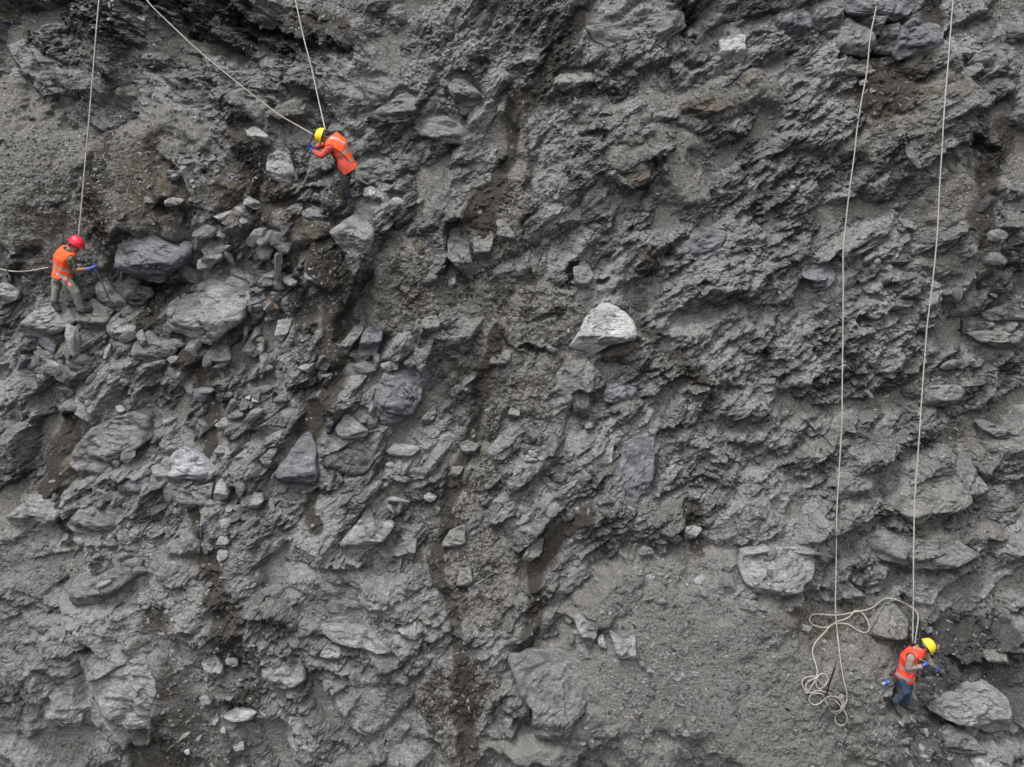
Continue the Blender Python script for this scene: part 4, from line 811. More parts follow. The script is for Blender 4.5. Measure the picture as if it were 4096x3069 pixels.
# ------------------------------------------------------------------ people
OR1 = flat_mat('orange_hi_vis_cloth', (1.0, 0.118, 0.032), 0.75, 0.15, 0.25, 14, 0.02, dusty=0.22)
OR2 = flat_mat('orange_red_hi_vis_cloth', (1.0, 0.115, 0.035), 0.75, 0.15, 0.25, 14, 0.02, dusty=0.22)
OR3 = flat_mat('coral_hi_vis_cloth', (1.0, 0.08, 0.045), 0.75, 0.15, 0.25, 14, 0.02, dusty=0.22)
BAND = flat_mat('reflective_band', (0.30, 0.29, 0.30), 0.45, 0.5, 0.15, 30, 0.004)
SKIN = flat_mat('tanned_skin', (0.26, 0.125, 0.075), 0.6, 0.35, 0.25, 20, 0.002)
HAIR = flat_mat('black_hair', (0.012, 0.011, 0.010), 0.6, 0.3, 0.3, 60, 0.006)
GLOVE = flat_mat('blue_rubber_glove', (0.025, 0.085, 0.36), 0.55, 0.4, 0.35, 40, 0.006)
GREYP = flat_mat('grey_green_cotton', (0.235, 0.265, 0.230), 0.9, 0.1, 0.35, 9, 0.03, dusty=0.35)
BLACKJ = flat_mat('black_denim', (0.020, 0.024, 0.032), 0.85, 0.15, 0.45, 10, 0.03, col2=(0.045, 0.050, 0.060), dusty=0.35)
BLUEJ = flat_mat('blue_denim', (0.040, 0.065, 0.105), 0.85, 0.15, 0.45, 9, 0.03, dusty=0.35)
REDS = flat_mat('faded_red_cotton', (0.62, 0.085, 0.065), 0.85, 0.1, 0.25, 10, 0.02, dusty=0.35)
BEIGE = flat_mat('beige_cotton', (0.29, 0.235, 0.20), 0.85, 0.1, 0.25, 10, 0.02, dusty=0.35)
BOOT = flat_mat('dusty_boot', (0.085, 0.078, 0.068), 0.9, 0.1, 0.4, 25, 0.01)
BOOTD = flat_mat('dark_boot', (0.045, 0.042, 0.040), 0.9, 0.1, 0.4, 25, 0.01)
SOCK = flat_mat('black_sock', (0.008, 0.008, 0.009), 0.9, 0.1, 0.2)
HRED = flat_mat('red_helmet_plastic', (0.72, 0.010, 0.045), 0.38, 0.5, 0.05, 8, 0, dusty=0.3)
HYEL = flat_mat('yellow_helmet_plastic', (0.86, 0.62, 0.012), 0.40, 0.5, 0.08, 8, 0, dusty=0.3)
STRAPM = flat_mat('helmet_strap_grey', (0.25, 0.28, 0.31), 0.7, 0.3)
PINK = flat_mat('pink_webbing', (0.60, 0.16, 0.14), 0.8, 0.2)
REDP = flat_mat('red_pouch', (0.50, 0.01, 0.03), 0.5, 0.4)
WEB = flat_mat('grey_webbing', (0.13, 0.13, 0.12), 0.8, 0.2)
STEEL = flat_mat('worn_steel', (0.085, 0.09, 0.11), 0.45, 0.5, 0.4, 30, 0.003)
STEELL = flat_mat('bright_worn_steel', (0.20, 0.20, 0.205), 0.5, 0.5, 0.4, 30, 0.003)
def camo():
    s = NT('camouflage_cloth'); v = s.n('ShaderNodeTexCoord').outputs['Object']
    c = s.mix(s.ramp(s.noise(13, 3, 0.6, vec=v), 0.48, 0.52), (0.020, 0.024, 0.018), (0.085, 0.08, 0.055))
    c = s.mix(s.ramp(s.noise(17, 3, 0.6, vec=v, dist=1), 0.55, 0.58), c, (0.16, 0.13, 0.09))
    s.l(c, s.b.inputs['Base Color']); s.b.inputs['Roughness'].default_value = 0.9; return s.m
CAMO = camo()

V3 = lambda a: np.array(a, float)
def unit(a): a = V3(a); return a / (np.linalg.norm(a) + 1e-12)
def cone_geo(p0, r0, p1, r1, n=14, flat=None):
    """rounded cone: rings swept from p0 to p1 with round caps. flat=(axis, factor) squashes the section"""
    p0, p1 = V3(p0), V3(p1); ax = p1 - p0; L = np.linalg.norm(ax); ax = unit(ax)
    t = unit(np.cross(ax, [0.3, 0.9, 0.2] if flat is None else flat[0])); b = np.cross(t, ax)
    # b is along the projection of the flat axis
    rings = []
    for a in np.linspace(-90, 0, 5)[1:]: rings.append((p0 + ax * r0 * math.sin(R_(a)), r0 * math.cos(R_(a))))
    for a in np.linspace(0, 90, 5)[:-1]: rings.append((p1 + ax * r1 * math.sin(R_(a)), r1 * math.cos(R_(a))))
    th = np.linspace(0, 2 * math.pi, n, endpoint=False); vs = []
    f = 1 if flat is None else flat[1]
    for c, r in rings: vs.append(c + (np.cos(th) * r)[:, None] * t + (np.sin(th) * r * f)[:, None] * b)
    m = len(rings); V = np.concatenate(vs + [[p0 - ax * r0], [p1 + ax * r1]]); F = []
    for i in range(m - 1):
        for j in range(n):
            k = (j + 1) % n; F += [(i * n + j, i * n + k, (i + 1) * n + k), (i * n + j, (i + 1) * n + k, (i + 1) * n + j)]
    for j in range(n):
        k = (j + 1) % n; F += [(m * n, k, j), (m * n + 1, (m - 1) * n + j, (m - 1) * n + k)]
    return V, np.array(F)
def ball_geo(c, r, ax=None, n=16):
    """ellipsoid: r = radii along the rows of ax"""
    ax = np.eye(3) if ax is None else np.array(ax); r = V3(r) if hasattr(r, '__len__') else V3((r, r, r))
    vs = [V3(c) + r[2] * ax[2], V3(c) - r[2] * ax[2]]; F = []; m = n // 2
    for i in range(1, m):
        a = math.pi * i / m
        for j in range(n):
            b = 2 * math.pi * j / n
            vs.append(V3(c) + r[0] * math.sin(a) * math.cos(b) * ax[0] + r[1] * math.sin(a) * math.sin(b) * ax[1] + r[2] * math.cos(a) * ax[2])
    g = lambda i, j: 2 + (i - 1) * n + j % n
    for j in range(n):
        F += [(0, g(1, j), g(1, j + 1)), (1, g(m - 1, j + 1), g(m - 1, j))]
        for i in range(1, m - 1): F += [(g(i, j), g(i + 1, j), g(i + 1, j + 1)), (g(i, j), g(i + 1, j + 1), g(i, j + 1))]
    return np.array(vs), np.array(F)
def loft_geo(secs, n=24):
    """secs: (centre, side axis, front axis, half width, half depth)"""
    th = np.linspace(0, 2 * math.pi, n, endpoint=False); vs = []
    for c, sx, fx, a, b in secs:
        cs, sn = np.cos(th), np.sin(th)
        vs.append(V3(c) + (np.sign(cs) * np.abs(cs) ** 0.85 * a)[:, None] * V3(sx) + (np.sign(sn) * np.abs(sn) ** 0.85 * b)[:, None] * V3(fx))
    m = len(secs); V = np.concatenate(vs + [[V3(secs[0][0])], [V3(secs[-1][0])]]); F = []
    for i in range(m - 1):
        for j in range(n):
            k = (j + 1) % n; F += [(i * n + j, i * n + k, (i + 1) * n + k), (i * n + j, (i + 1) * n + k, (i + 1) * n + j)]
    for j in range(n):
        k = (j + 1) % n; F += [(m * n, k, j), (m * n + 1, (m - 1) * n + j, (m - 1) * n + k)]
    return V, np.array(F)
def fuse(name, geos, voxel, origin, smooth=3, wrinkle=None):
    """union of overlapping shapes as one continuous skin"""
    VV = []; FF = []; off = 0
    for v, f in geos: VV.append(v); FF.append(f + off); off += len(v)
    me = fast_mesh(name, np.concatenate(VV) - origin, np.concatenate(FF))
    bm = bmesh.new(); bm.from_mesh(me); bmesh.ops.recalc_face_normals(bm, faces=bm.faces); bm.to_mesh(me); bm.free()
    o = bpy.data.objects.new('tmp', me); COL.objects.link(o)
    r = o.modifiers.new('r', 'REMESH'); r.mode = 'VOXEL'; r.voxel_size = voxel
    sm = o.modifiers.new('s', 'SMOOTH'); sm.iterations = smooth; sm.factor = 0.6
    dg = bpy.context.evaluated_depsgraph_get(); out = bpy.data.meshes.new_from_object(o.evaluated_get(dg))
    out.name = name; bpy.data.objects.remove(o); bpy.data.meshes.remove(me)
    if wrinkle:
        amp, sc_, ax = wrinkle
        n = len(out.vertices); c = np.empty(n * 3); out.vertices.foreach_get('co', c); c = c.reshape(-1, 3)
        nr = np.empty(n * 3); out.vertices.foreach_get('normal', nr); nr = nr.reshape(-1, 3)
        ax = unit(ax); s_ = c @ ax; q = c - s_[:, None] * ax
        p1 = fbm(s_ * sc_ + 3 * fbm(q[:, 0] * 4 + 9, q[:, 2] * 4 + q[:, 1] * 3, 93, 2), (q[:, 0] + q[:, 1]) * sc_ * 0.35 + 5, 91, 3)
        out.vertices.foreach_set('co', (c + nr * (amp * p1)[:, None]).ravel())
    out.polygons.foreach_set('use_smooth', np.ones(len(out.polygons), bool)); out.update()
    return out
def cut(me, planes):
    """keeps the side the plane normal points away from"""
    bm = bmesh.new(); bm.from_mesh(me)
    for p, n in planes:
        bmesh.ops.bisect_plane(bm, geom=bm.verts[:] + bm.edges[:] + bm.faces[:], plane_co=Vector(p), plane_no=Vector(n), clear_outer=True)
    bm.to_mesh(me); bm.free(); me.polygons.foreach_set('use_smooth', np.ones(len(me.polygons), bool)); return me
def tube_mesh(name, pts, r, n=8, twist=0.0):
    P = np.array(pts, float); m = len(P); tg = np.gradient(P, axis=0); tg /= np.linalg.norm(tg, axis=1, keepdims=True) + 1e-9
    nrm = unit(np.cross(tg[0], [0.1, 0.2, 0.97])); vs = []; th = np.linspace(0, 2 * math.pi, n, endpoint=False)
    rr = np.full(m, r) if np.isscalar(r) else np.array(r)
    for i in range(m):
        nrm = unit(nrm - tg[i] * (nrm @ tg[i])); b = np.cross(tg[i], nrm)
        vs.append(P[i] + rr[i] * (np.cos(th)[:, None] * nrm + np.sin(th)[:, None] * b))
    V = np.concatenate(vs + [[P[0]], [P[-1]]]); F = []
    id_ = np.arange(m * n).reshape(m, n); nx = np.roll(id_, -1, 1)
    qd = np.stack([id_[:-1], nx[:-1], nx[1:], id_[1:]], -1).reshape(-1, 4)
    tri = [(m * n, nx[0, j], id_[0, j], id_[0, j]) for j in range(n)]
    me = bpy.data.meshes.new(name)
    me.from_pydata(V.tolist(), [], qd.tolist() + [(m * n, int(nx[0, j]), int(id_[0, j])) for j in range(n)] + [(m * n + 1, int(id_[-1, j]), int(nx[-1, j])) for j in range(n)])
    me.polygons.foreach_set('use_smooth', np.ones(len(me.polygons), bool)); me.update(); return me
def spline(P, k=6):
    P = np.array(P, float); n = len(P); out = []
    for i in range(n - 1):
        p0, p1, p2, p3 = P[max(i - 1, 0)], P[i], P[i + 1], P[min(i + 2, n - 1)]
        for t in np.linspace(0, 1, k, endpoint=False):
            out.append(0.5 * ((2 * p1) + (-p0 + p2) * t + (2 * p0 - 5 * p1 + 4 * p2 - p3) * t * t + (-p0 + 3 * p1 - 3 * p2 + p3) * t ** 3))
    out.append(P[-1]); return np.array(out)

def helmet(par, origin, c, upv, fwd, mat, sz=1.0):
    side = np.cross(upv, fwd)
    bm = bmesh.new(); n, m = 40, 16; prev = None
    for k in range(m + 1):
        a = (k / m) * math.pi / 2; ring = []
        for j in range(n):
            b = 2 * math.pi * j / n; cb, sb = math.cos(b), math.sin(b)
            rr = math.cos(a) ** 0.80; z = 0.122 * math.sin(a) ** 0.95
            x = 0.138 * rr * cb; y = 0.112 * rr * sb
            z += 0.006 * math.exp(-(y / 0.012) ** 2) * (a > 0.15) + 0.004 * math.exp(-((abs(y) - 0.04) / 0.01) ** 2) * (a > 0.3)
            if k == 0:
                ext = 0.020 + 0.030 * max(0, cb) ** 4
                x2 = x + ext * cb; y2 = y + ext * sb * 0.7; ring.append(bm.verts.new((x2 * sz, y2 * sz, -0.014 * sz)))
            else: ring.append(bm.verts.new((x * sz, y * sz, z * sz)))
        if prev:
            for j in range(n): bm.faces.new((prev[j], prev[(j + 1) % n], ring[(j + 1) % n], ring[j]))
        prev = ring
    bmesh.ops.remove_doubles(bm, verts=bm.verts, dist=0.0006)
    me = bpy.data.meshes.new('helmet'); bm.to_mesh(me); bm.free()
    me.polygons.foreach_set('use_smooth', np.ones(len(me.polygons), bool))
    Mx = Matrix(((fwd[0], side[0], upv[0]), (fwd[1], side[1], upv[1]), (fwd[2], side[2], upv[2]))).to_4x4()
    me.transform(Matrix.Translation(Vector(c - origin)) @ Mx)
    o = link('helmet', me, mat, par)
    sd = o.modifiers.new('th', 'SOLIDIFY'); sd.thickness = 0.004
    # cradle strap under the rim at the back
    pts = [c - origin + sz * (math.cos(t) * 0.103 * fwd + math.sin(t) * 0.085 * side) - upv * 0.035 * sz for t in np.linspace(1.9, 4.4, 14)]
    link('helmet_strap', tube_mesh('helmet_strap', pts, 0.011 * sz, 6), STRAPM, o)
    for sgn in (1, -1):
        for t_ in (0.5, 0.0, -0.5):
            v, f = ball_geo(c - origin + sz * (0.138 * math.cos(1.57 * sgn + t_) * 0.93 * fwd + 0.112 * math.sin(1.57 * sgn + t_) * 0.93 * side + 0.030 * upv), 0.0055, n=8)
            mm = fast_mesh('vent', v, f, True); link('vent', mm, HAIR, o)
    return o
def hand_geo(w, d, palm, curl, L=0.19, side=1, grip=True):
    """palm and five fingers. w wrist, d direction wrist->knuckles, palm = direction the palm faces"""
    d = unit(d); palm = unit(palm - d * (palm @ d)); s = np.cross(d, palm) * side
    g = [cone_geo(w, 0.028, w + d * 0.03, 0.034, flat=(palm, 0.7)), cone_geo(w + d * 0.035, 0.036, w + d * 0.075, 0.041, flat=(palm, 0.45))]
    kn = w + d * 0.092
    for i, (off, ln) in enumerate(((0.032, 0.072), (0.011, 0.080), (-0.010, 0.075), (-0.031, 0.060))):
        p = kn + s * off - palm * 0.004; r = 0.0112 - 0.0008 * i; a = 0.3; seg = [0.42 * ln, 0.33 * ln, 0.25 * ln]
        for j in range(3):
            dd = d * math.cos(a) + palm * math.sin(a); q = p + dd * seg[j]
            g.append(cone_geo(p, r, q, r * 0.9, 10)); p = q; r *= 0.92; a += curl * (1 + 0.08 * i)
    tb = w + d * 0.030 + s * 0.034; t1 = tb + (d * 0.6 + s * 0.55 + palm * 0.55) * 0.036; t2 = t1 + (d * 0.45 - s * 0.15 + palm * 0.9) * 0.032; t3 = t2 + (d * 0.2 - s * 0.6 + palm * 0.7) * 0.022
    for a_, b_, r in ((tb, t1, 0.015), (t1, t2, 0.0125), (t2, t3, 0.011)): g.append(cone_geo(a_, r, b_, r * 0.9, 10))
    return g

def person(cfg):
    """joints are (zoom x, zoom y, offset into the slope in metres)"""
    zx, zy, zs = cfg['zoom']
    def px(p): return zx + p[0] * zs, zy + p[1] * zs
    feet = []
    for k in ('soleR', 'soleL'):
        a, b = px(cfg[k]); feet.append(hit(np.float64(a), np.float64(b)))
    Y0 = (feet[0][1] + feet[1][1]) / 2 + cfg.get('dy', 0)
    for k in ('knR', 'knL', 'anR', 'anL', 'toR', 'toL'):
        p = cfg['j'][k]; h_ = hit(*map(np.float64, px(p)))
        Y0 = min(Y0, h_[1] - p[2] - 0.06)
    Y0 = max(Y0, (feet[0][1] + feet[1][1]) / 2 - 0.16)
    def J(p):
        a, b = px(p); d = ray(np.float64(a), np.float64(b)); t = (Y0 + p[2] - CAMP[1]) / d[1]; return CAMP + d * t
    j = {k: J(v) for k, v in cfg['j'].items()}
    sR, sL = feet
    org = (sR + sL) / 2
    root = bpy.data.objects.new('person', None); COL.objects.link(root); root.location = org
    setp(root, cfg['label'], 'person')
    g0 = org
    pel, chest, neck, head = j['pelvis'], j['chest'], j['neck'], j['head']
    shR, shL, hpR, hpL = j['shR'], j['shL'], j['hpR'], j['hpL']
    sh_ax = unit(shR - shL); hp_ax = unit(hpR - hpL)
    spine = unit(neck - pel)
    def fr(ax, t): f = unit(np.cross(t, ax)); return f      # front direction (up x right)... right x up
    F1 = -fr(hp_ax, spine) * cfg['fs']; F2 = -fr(sh_ax, spine) * cfg['fs']
    mid = (pel + chest) / 2 - 0.0 * F1
    def torso(e, lo=0.0):
        top = neck
        return loft_geo([(pel - spine * (0.10 - lo), hp_ax, F1, 0.150 + e, 0.110 + e), (pel, hp_ax, F1, 0.172 + e, 0.122 + e), (mid, unit(hp_ax + sh_ax), unit(F1 + F2), 0.155 + e, 0.112 + e),
                         (chest, sh_ax, F2, 0.178 + e, 0.125 + e), ((chest * 0.45 + neck * 0.55), sh_ax, F2, 0.185 + e, 0.115 + e), (top - spine * 0.015, sh_ax, F2, 0.105 + e * 0.7, 0.078 + e * 0.7), (top + spine * 0.02, sh_ax, F2, 0.060, 0.06)])
    ua_, ff, hr = 0.050, 0.038, 0.028
    arms = {}
    for S, sg in (('R', 1), ('L', -1)):
        arms[S] = (j['sh' + S], j['el' + S], j['wr' + S])
    def ankle(S): return j['an' + S]
    # body: one skin
    hu, hf = unit(cfg['hup']), None
    hu = unit(j['hup'] - head); hf = unit(j['hfw'] - head); hf = unit(hf - hu * (hf @ hu)); hsd = np.cross(hu, hf)
    HA = [hf, hsd, hu]
    body = [torso(-0.012), cone_geo(neck - spine * 0.05, 0.062, head - hu * 0.05 - hf * 0.02, 0.056),
            ball_geo(head + hu * 0.03 - hf * 0.012, (0.098, 0.077, 0.100), HA, 20), ball_geo(head - hu * 0.045 + hf * 0.030, (0.062, 0.058, 0.072), HA), cone_geo(head - hu * 0.085 + hf * 0.055, 0.024, head - hu * 0.080 + hf * 0.06, 0.024),
            cone_geo(head + hu * 0.00 + hf * 0.088, 0.012, head - hu * 0.035 + hf * 0.108, 0.0155), cone_geo(head - hu * 0.058 + hf * 0.086 + hsd * 0.016, 0.010, head - hu * 0.058 + hf * 0.086 - hsd * 0.016, 0.010),
            cone_geo(head + hu * 0.018 + hf * 0.080 + hsd * 0.035, 0.013, head + hu * 0.018 + hf * 0.080 - hsd * 0.035, 0.013)]
    for sg in (1, -1): body.append(ball_geo(head - hu * 0.012 + hsd * 0.080 * sg - hf * 0.012, (0.018, 0.010, 0.031), HA, 10))
    for S in 'RL':
        a, b, c = arms[S]
        body += [cone_geo(a, 0.060, b, 0.042), cone_geo(b, 0.042, c, 0.029), cone_geo(b + (c - b) * 0.2, 0.045, b + (c - b) * 0.35, 0.043)]
        h, k, n = j['hp' + S], j['kn' + S], ankle(S)
        body += [cone_geo(h, 0.090, k, 0.058), cone_geo(k, 0.057, n, 0.042)]
        gh_ = j['gr' + S]; body += [cone_geo(c, 0.028, c + unit(gh_ - c) * 0.06, 0.026)]
    link('body', fuse('body', body, 0.0085, g0, 2), SKIN, root)
    # clothes
    trou = [torso(0.006)]; trou[0] = loft_geo([(pel - spine * 0.115, hp_ax, F1, 0.135, 0.105), (pel - spine * 0.02, hp_ax, F1, 0.180, 0.132), (pel + spine * 0.10, unit(hp_ax + sh_ax), F1, 0.168, 0.124)])
    bag = cfg.get('bag', 1.0)
    for S in 'RL':
        h, k, n = j['hp' + S], j['kn' + S], ankle(S)
        trou += [cone_geo(h, 0.104, k, 0.075 * bag), cone_geo(k, 0.074 * bag, n, 0.062 * bag), cone_geo(n + (k - n) * 0.12, 0.068 * bag, n, 0.066 * bag)]
    link('trousers', fuse('trousers', trou, 0.009, g0, 2, (0.020, 9, pel - j['knR'])), cfg['trou'], root)
    sh = [torso(0.004, 0.02)]
    for S in 'RL':
        a, b, c = arms[S]
        if cfg['sleeve'] == 'long': sh += [cone_geo(a, 0.074, b, 0.058), cone_geo(b, 0.058, c - (c - b) * 0.03, 0.044)]
        else: sh += [cone_geo(a, 0.074, a + (b - a) * 0.80, 0.064)]
    shirt = link('shirt', fuse('shirt', sh, 0.009, g0, 2, (0.014, 11, arms['R'][0] - arms['R'][1])), cfg['shirt'], root)
    if cfg.get('hem'):      # shirt tail below the vest
        hm = loft_geo([(pel - spine * 0.14, hp_ax, F1, 0.215, 0.165), (pel + spine * 0.05, hp_ax, F1, 0.192, 0.145), (mid, unit(hp_ax + sh_ax), F1, 0.165, 0.122)])
        mm = fuse('shirt_tail', [hm], 0.009, g0, 2, (0.02, 8, hp_ax)); cut(mm, [(pel - spine * 0.095 - g0, -spine)])
        link('shirt_tail', mm, cfg['shirt'], root)
    # vest
    fl = cfg.get('flare', 0.0)
    bot = pel - spine * cfg.get('vlow', 0.02)
    vs = [loft_geo([(bot - spine * 0.05, hp_ax, F1, 0.205 + fl, 0.155 + fl), (bot + spine * 0.06, hp_ax, F1, 0.200 + fl * .6, 0.150 + fl * .6), (mid, unit(hp_ax + sh_ax), unit(F1 + F2), 0.192, 0.150),
                    (chest, sh_ax, F2, 0.208, 0.160), (chest * 0.45 + neck * 0.55, sh_ax, F2, 0.205, 0.150), (neck - spine * 0.02, sh_ax, F2, 0.150, 0.120), (neck + spine * 0.03, sh_ax, F2, 0.07, 0.075)])]
    for S in 'RL': vs.append(cone_geo(j['sh' + S] * 0.62 + neck * 0.38, 0.092, j['sh' + S] * 0.93 + neck * 0.07, 0.094))
    vm = fuse('vest', vs, 0.0075, g0, 3, (0.012, 6, spine + 0.5 * sh_ax))
    pl = [(bot - g0, -spine), (neck + spine * 0.012 + F2 * 0.0 - g0, unit(spine + F2 * 0.25))]
    for S, sg in (('R', 1), ('L', -1)):
        pl.append((j['sh' + S] - sh_ax * sg * 0.012 - g0, unit(sh_ax * sg * 1.0 + spine * 0.12)) if False else (j['sh' + S] + sh_ax * sg * 0.03 - g0, unit(sh_ax * sg)))
    cut(vm, pl)
    bm = bmesh.new(); bm.from_mesh(vm); sp = Vector(spine); org_ = Vector(bot - g0); nk = (neck - bot) @ spine
    for f in bm.faces:
        c = f.calc_center_median(); t = (c - org_).dot(sp) / nk; x = (c - org_).dot(Vector(sh_ax)); fz = (c - org_).dot(Vector(F2))
        t += cfg.get('tilt', 0) * fz
        on = any(a <= t <= b for a, b in cfg['bands'])
        if cfg.get('vert') and t > cfg['bands'][1][1]: on = on or (0.085 < abs(x) < 0.135)
        f.material_index = 1 if on else 0
    bm.to_mesh(vm); bm.free(); vm.materials.append(cfg['vest'])
    vo = link('vest', vm, None, root)
    if len(vm.materials) < 2: vm.materials.append(BAND)
    # gloves
    for S in 'RL':
        c = arms[S][2]; gr = j['gr' + S]; pd = unit(cfg['palm' + S])
        gm_ = fuse('glove', [cone_geo(c - unit(gr - c) * 0.03, 0.040, c + unit(gr - c) * 0.02, 0.036)] + hand_geo(c + unit(gr - c) * 0.005, gr - c, pd, 0.85, side=(1 if S == 'R' else -1)), 0.0045, g0, 1)
        link('glove', gm_, GLOVE, root)
    # boots
    for S, so_ in (('R', sR), ('L', sL)):
        n = ankle(S); toe = j['to' + S]; fd = toe - n; fd[2] = min(fd[2], 0.05); fd = unit(fd)
        up_ = unit(n - so_) if np.linalg.norm(n - so_) > 0.05 else V3((0, 0, 1)); up_ = V3((0, 0, 1)); hl = n - up_ * 0.075
        u2 = unit(up_ - fd * (fd @ up_))
        bo = [cone_geo(n + up_ * 0.03, 0.056, hl - fd * 0.02 + u2 * 0.01, 0.050), cone_geo(hl - fd * 0.035, 0.042, hl + fd * 0.13, 0.046, flat=(u2, 0.85)), cone_geo(hl + fd * 0.10, 0.048, hl + fd * 0.175, 0.038, flat=(u2, 0.75)), cone_geo(n - up_ * 0.02, 0.05, hl + fd * 0.08, 0.045)]
        b_ = link('boot', fuse('boot', bo, 0.008, g0, 2), cfg['boot'], root)
        so2 = [cone_geo(hl - fd * 0.035 - u2 * 0.038, 0.046, hl + fd * 0.165 - u2 * 0.032, 0.046, flat=(u2, 0.3))]
        link('sole', fuse('sole', so2, 0.008, g0, 1), BOOTD, b_)
        if cfg.get('sock'): link('sock', fuse('sock', [cone_geo(n + up_ * 0.08, 0.050, n + up_ * 0.0, 0.057)], 0.008, g0, 1), SOCK, root)
    # hair, eyes, helmet
    hg = [ball_geo(head + hu * 0.035 - hf * 0.022, (0.097, 0.083, 0.095), HA, 18), ball_geo(head - hu * 0.03 - hf * 0.055, (0.055, 0.070, 0.055), HA)]
    link('hair', fuse('hair', hg, 0.008, g0, 1), HAIR, root)
    for sg in (1, -1):
        v, f = ball_geo(head + hu * 0.000 + hf * 0.083 + hsd * 0.031 * sg - g0, (0.008, 0.013, 0.007), HA, 10); link('eye', fast_mesh('eye', v, f, True), HAIR, root)
    helmet(root, g0, head + hu * 0.050 - hf * 0.004, hu, hf, cfg['helmet'], cfg.get('hsz', 1.0))
    # belt
    pts = [pel + spine * (0.02 + 0.0) + (math.cos(t) * 0.185 * hp_ax + math.sin(t) * 0.138 * F1) - g0 - spine * 0.0 for t in np.linspace(0, 2 * math.pi, 33)]
    link('safety_belt', tube_mesh('safety_belt', pts, 0.017, 8), cfg['belt'], root)
    for e in cfg.get('extra', ()): e(root, g0, j, spine, F1, hp_ax, J)
    return root, j, J
def pouchA(root, g0, j, spine, F, ax, J):
    p = J((425, 890, -0.16)); link('belt_pouch', fuse('belt_pouch', [ball_geo(p, (0.06, 0.04, 0.04))], 0.008, g0, 1), REDP, root)
    a = J((505, 875, -0.20)); b = J((600, 1020, -0.24)); w = unit(np.cross(b - a, DIR)) * 0.026
    n = 8; vs = []; fs = []
    for i in range(n + 1):
        c = a + (b - a) * i / n + DIR * (-0.012 * math.sin(i * 1.1)); vs += [c - w - g0, c + w - g0]
    for i in range(n): fs.append((2 * i, 2 * i + 1, 2 * i + 3, 2 * i + 2))
    me = bpy.data.meshes.new('hanging_strap'); me.from_pydata([list(v) for v in vs], [], fs); o = link('hanging_strap', me, PINK, root); sd = o.modifiers.new('t', 'SOLIDIFY'); sd.thickness = 0.006
def loopC(root, g0, j, spine, F, ax, J):
    pts = spline([J((262, 440, -.16)), J((243, 470, -.2)), J((255, 520, -.2)), J((295, 552, -.17))], 8) - g0
    link('rope_loop', tube_mesh('rope_loop', pts, 0.014, 8), WEB, root)
    pts = spline([J((505, 500, -.2)), J((530, 505, -.24)), J((520, 545, -.25)), J((545, 590, -.25)), J((520, 585, -.25)), J((512, 565, -.25))], 6) - g0
    link('carabiner_cord', tube_mesh('carabiner_cord', pts, 0.008, 6), WEB, root)
A = dict(label='person in red helmet and bright orange vest bracing a long pry bar on the left', zoom=(35, 225, 0.06035), soleR=(800, 1450), soleL=(305, 1345), fs=1,
    j=dict(pelvis=(440, 850, 0), chest=(465, 560, .0), neck=(575, 395, .02), head=(668, 335, .0), hup=(725, 225, .0), hfw=(775, 385, -.02), shR=(585, 560, -.15), shL=(470, 425, .17), elR=(660, 750, -.20), elL=(640, 620, .22), wrR=(905, 725, -.14),
           wrL=(560, 700, .26), grR=(985, 680, -.10), grL=(540, 760, .24), hpR=(505, 895, -.09), hpL=(370, 880, .09), knR=(670, 1110, -.13), knL=(345, 1080, .05), anR=(770, 1385, -.03), anL=(318, 1255, .05), toR=(950, 1300, .03), toL=(370, 1330, -.05)),
    palmR=(0.2, 0.3, -1), palmL=(1, 0, 0), hup=(0, 0, 1), bands=((0.12, 0.20), (0.33, 0.42)), tilt=-0.15, vest=OR1, trou=GREYP, shirt=CAMO, sleeve='short', boot=BOOTD, helmet=HRED, belt=REDP, sock=True, extra=(pouchA,), bag=1.08, flare=0.015)
B = dict(label='person in yellow helmet and orange vest over red jacket, bent over a bar', zoom=(292.5, 120, 0.105), soleR=(455, 785), soleL=(530, 872), fs=-1,
    j=dict(pelvis=(520, 440, 0), chest=(440, 255, .0), neck=(358, 178, .0), head=(305, 160, -.0), hup=(225, 132, .0), hfw=(275, 235, -.02), shR=(420, 160, .18), shL=(362, 262, -.15), elR=(300, 240, .25), elL=(278, 335, -.18), wrR=(215, 262, .12),
           wrL=(205, 302, -.12), grR=(165, 235, .08), grL=(158, 262, -.06), hpR=(525, 455, .09), hpL=(505, 470, -.09), knR=(500, 610, .06), knL=(500, 640, -.12), anR=(490, 745, .09), anL=(557, 800, -.02), toR=(420, 765, .06), toL=(475, 855, -.06)),
    palmR=(-.3, 0, -1), palmL=(-.3, 0, -1), hup=(0, 0, 1), bands=((0.16, 0.25), (0.44, 0.53)), vert=True, vest=OR2, trou=BLACKJ, shirt=REDS, sleeve='long', boot=BOOT, helmet=HYEL, belt=WEB, hem=True, vlow=0.07, hsz=.96, flare=.01)
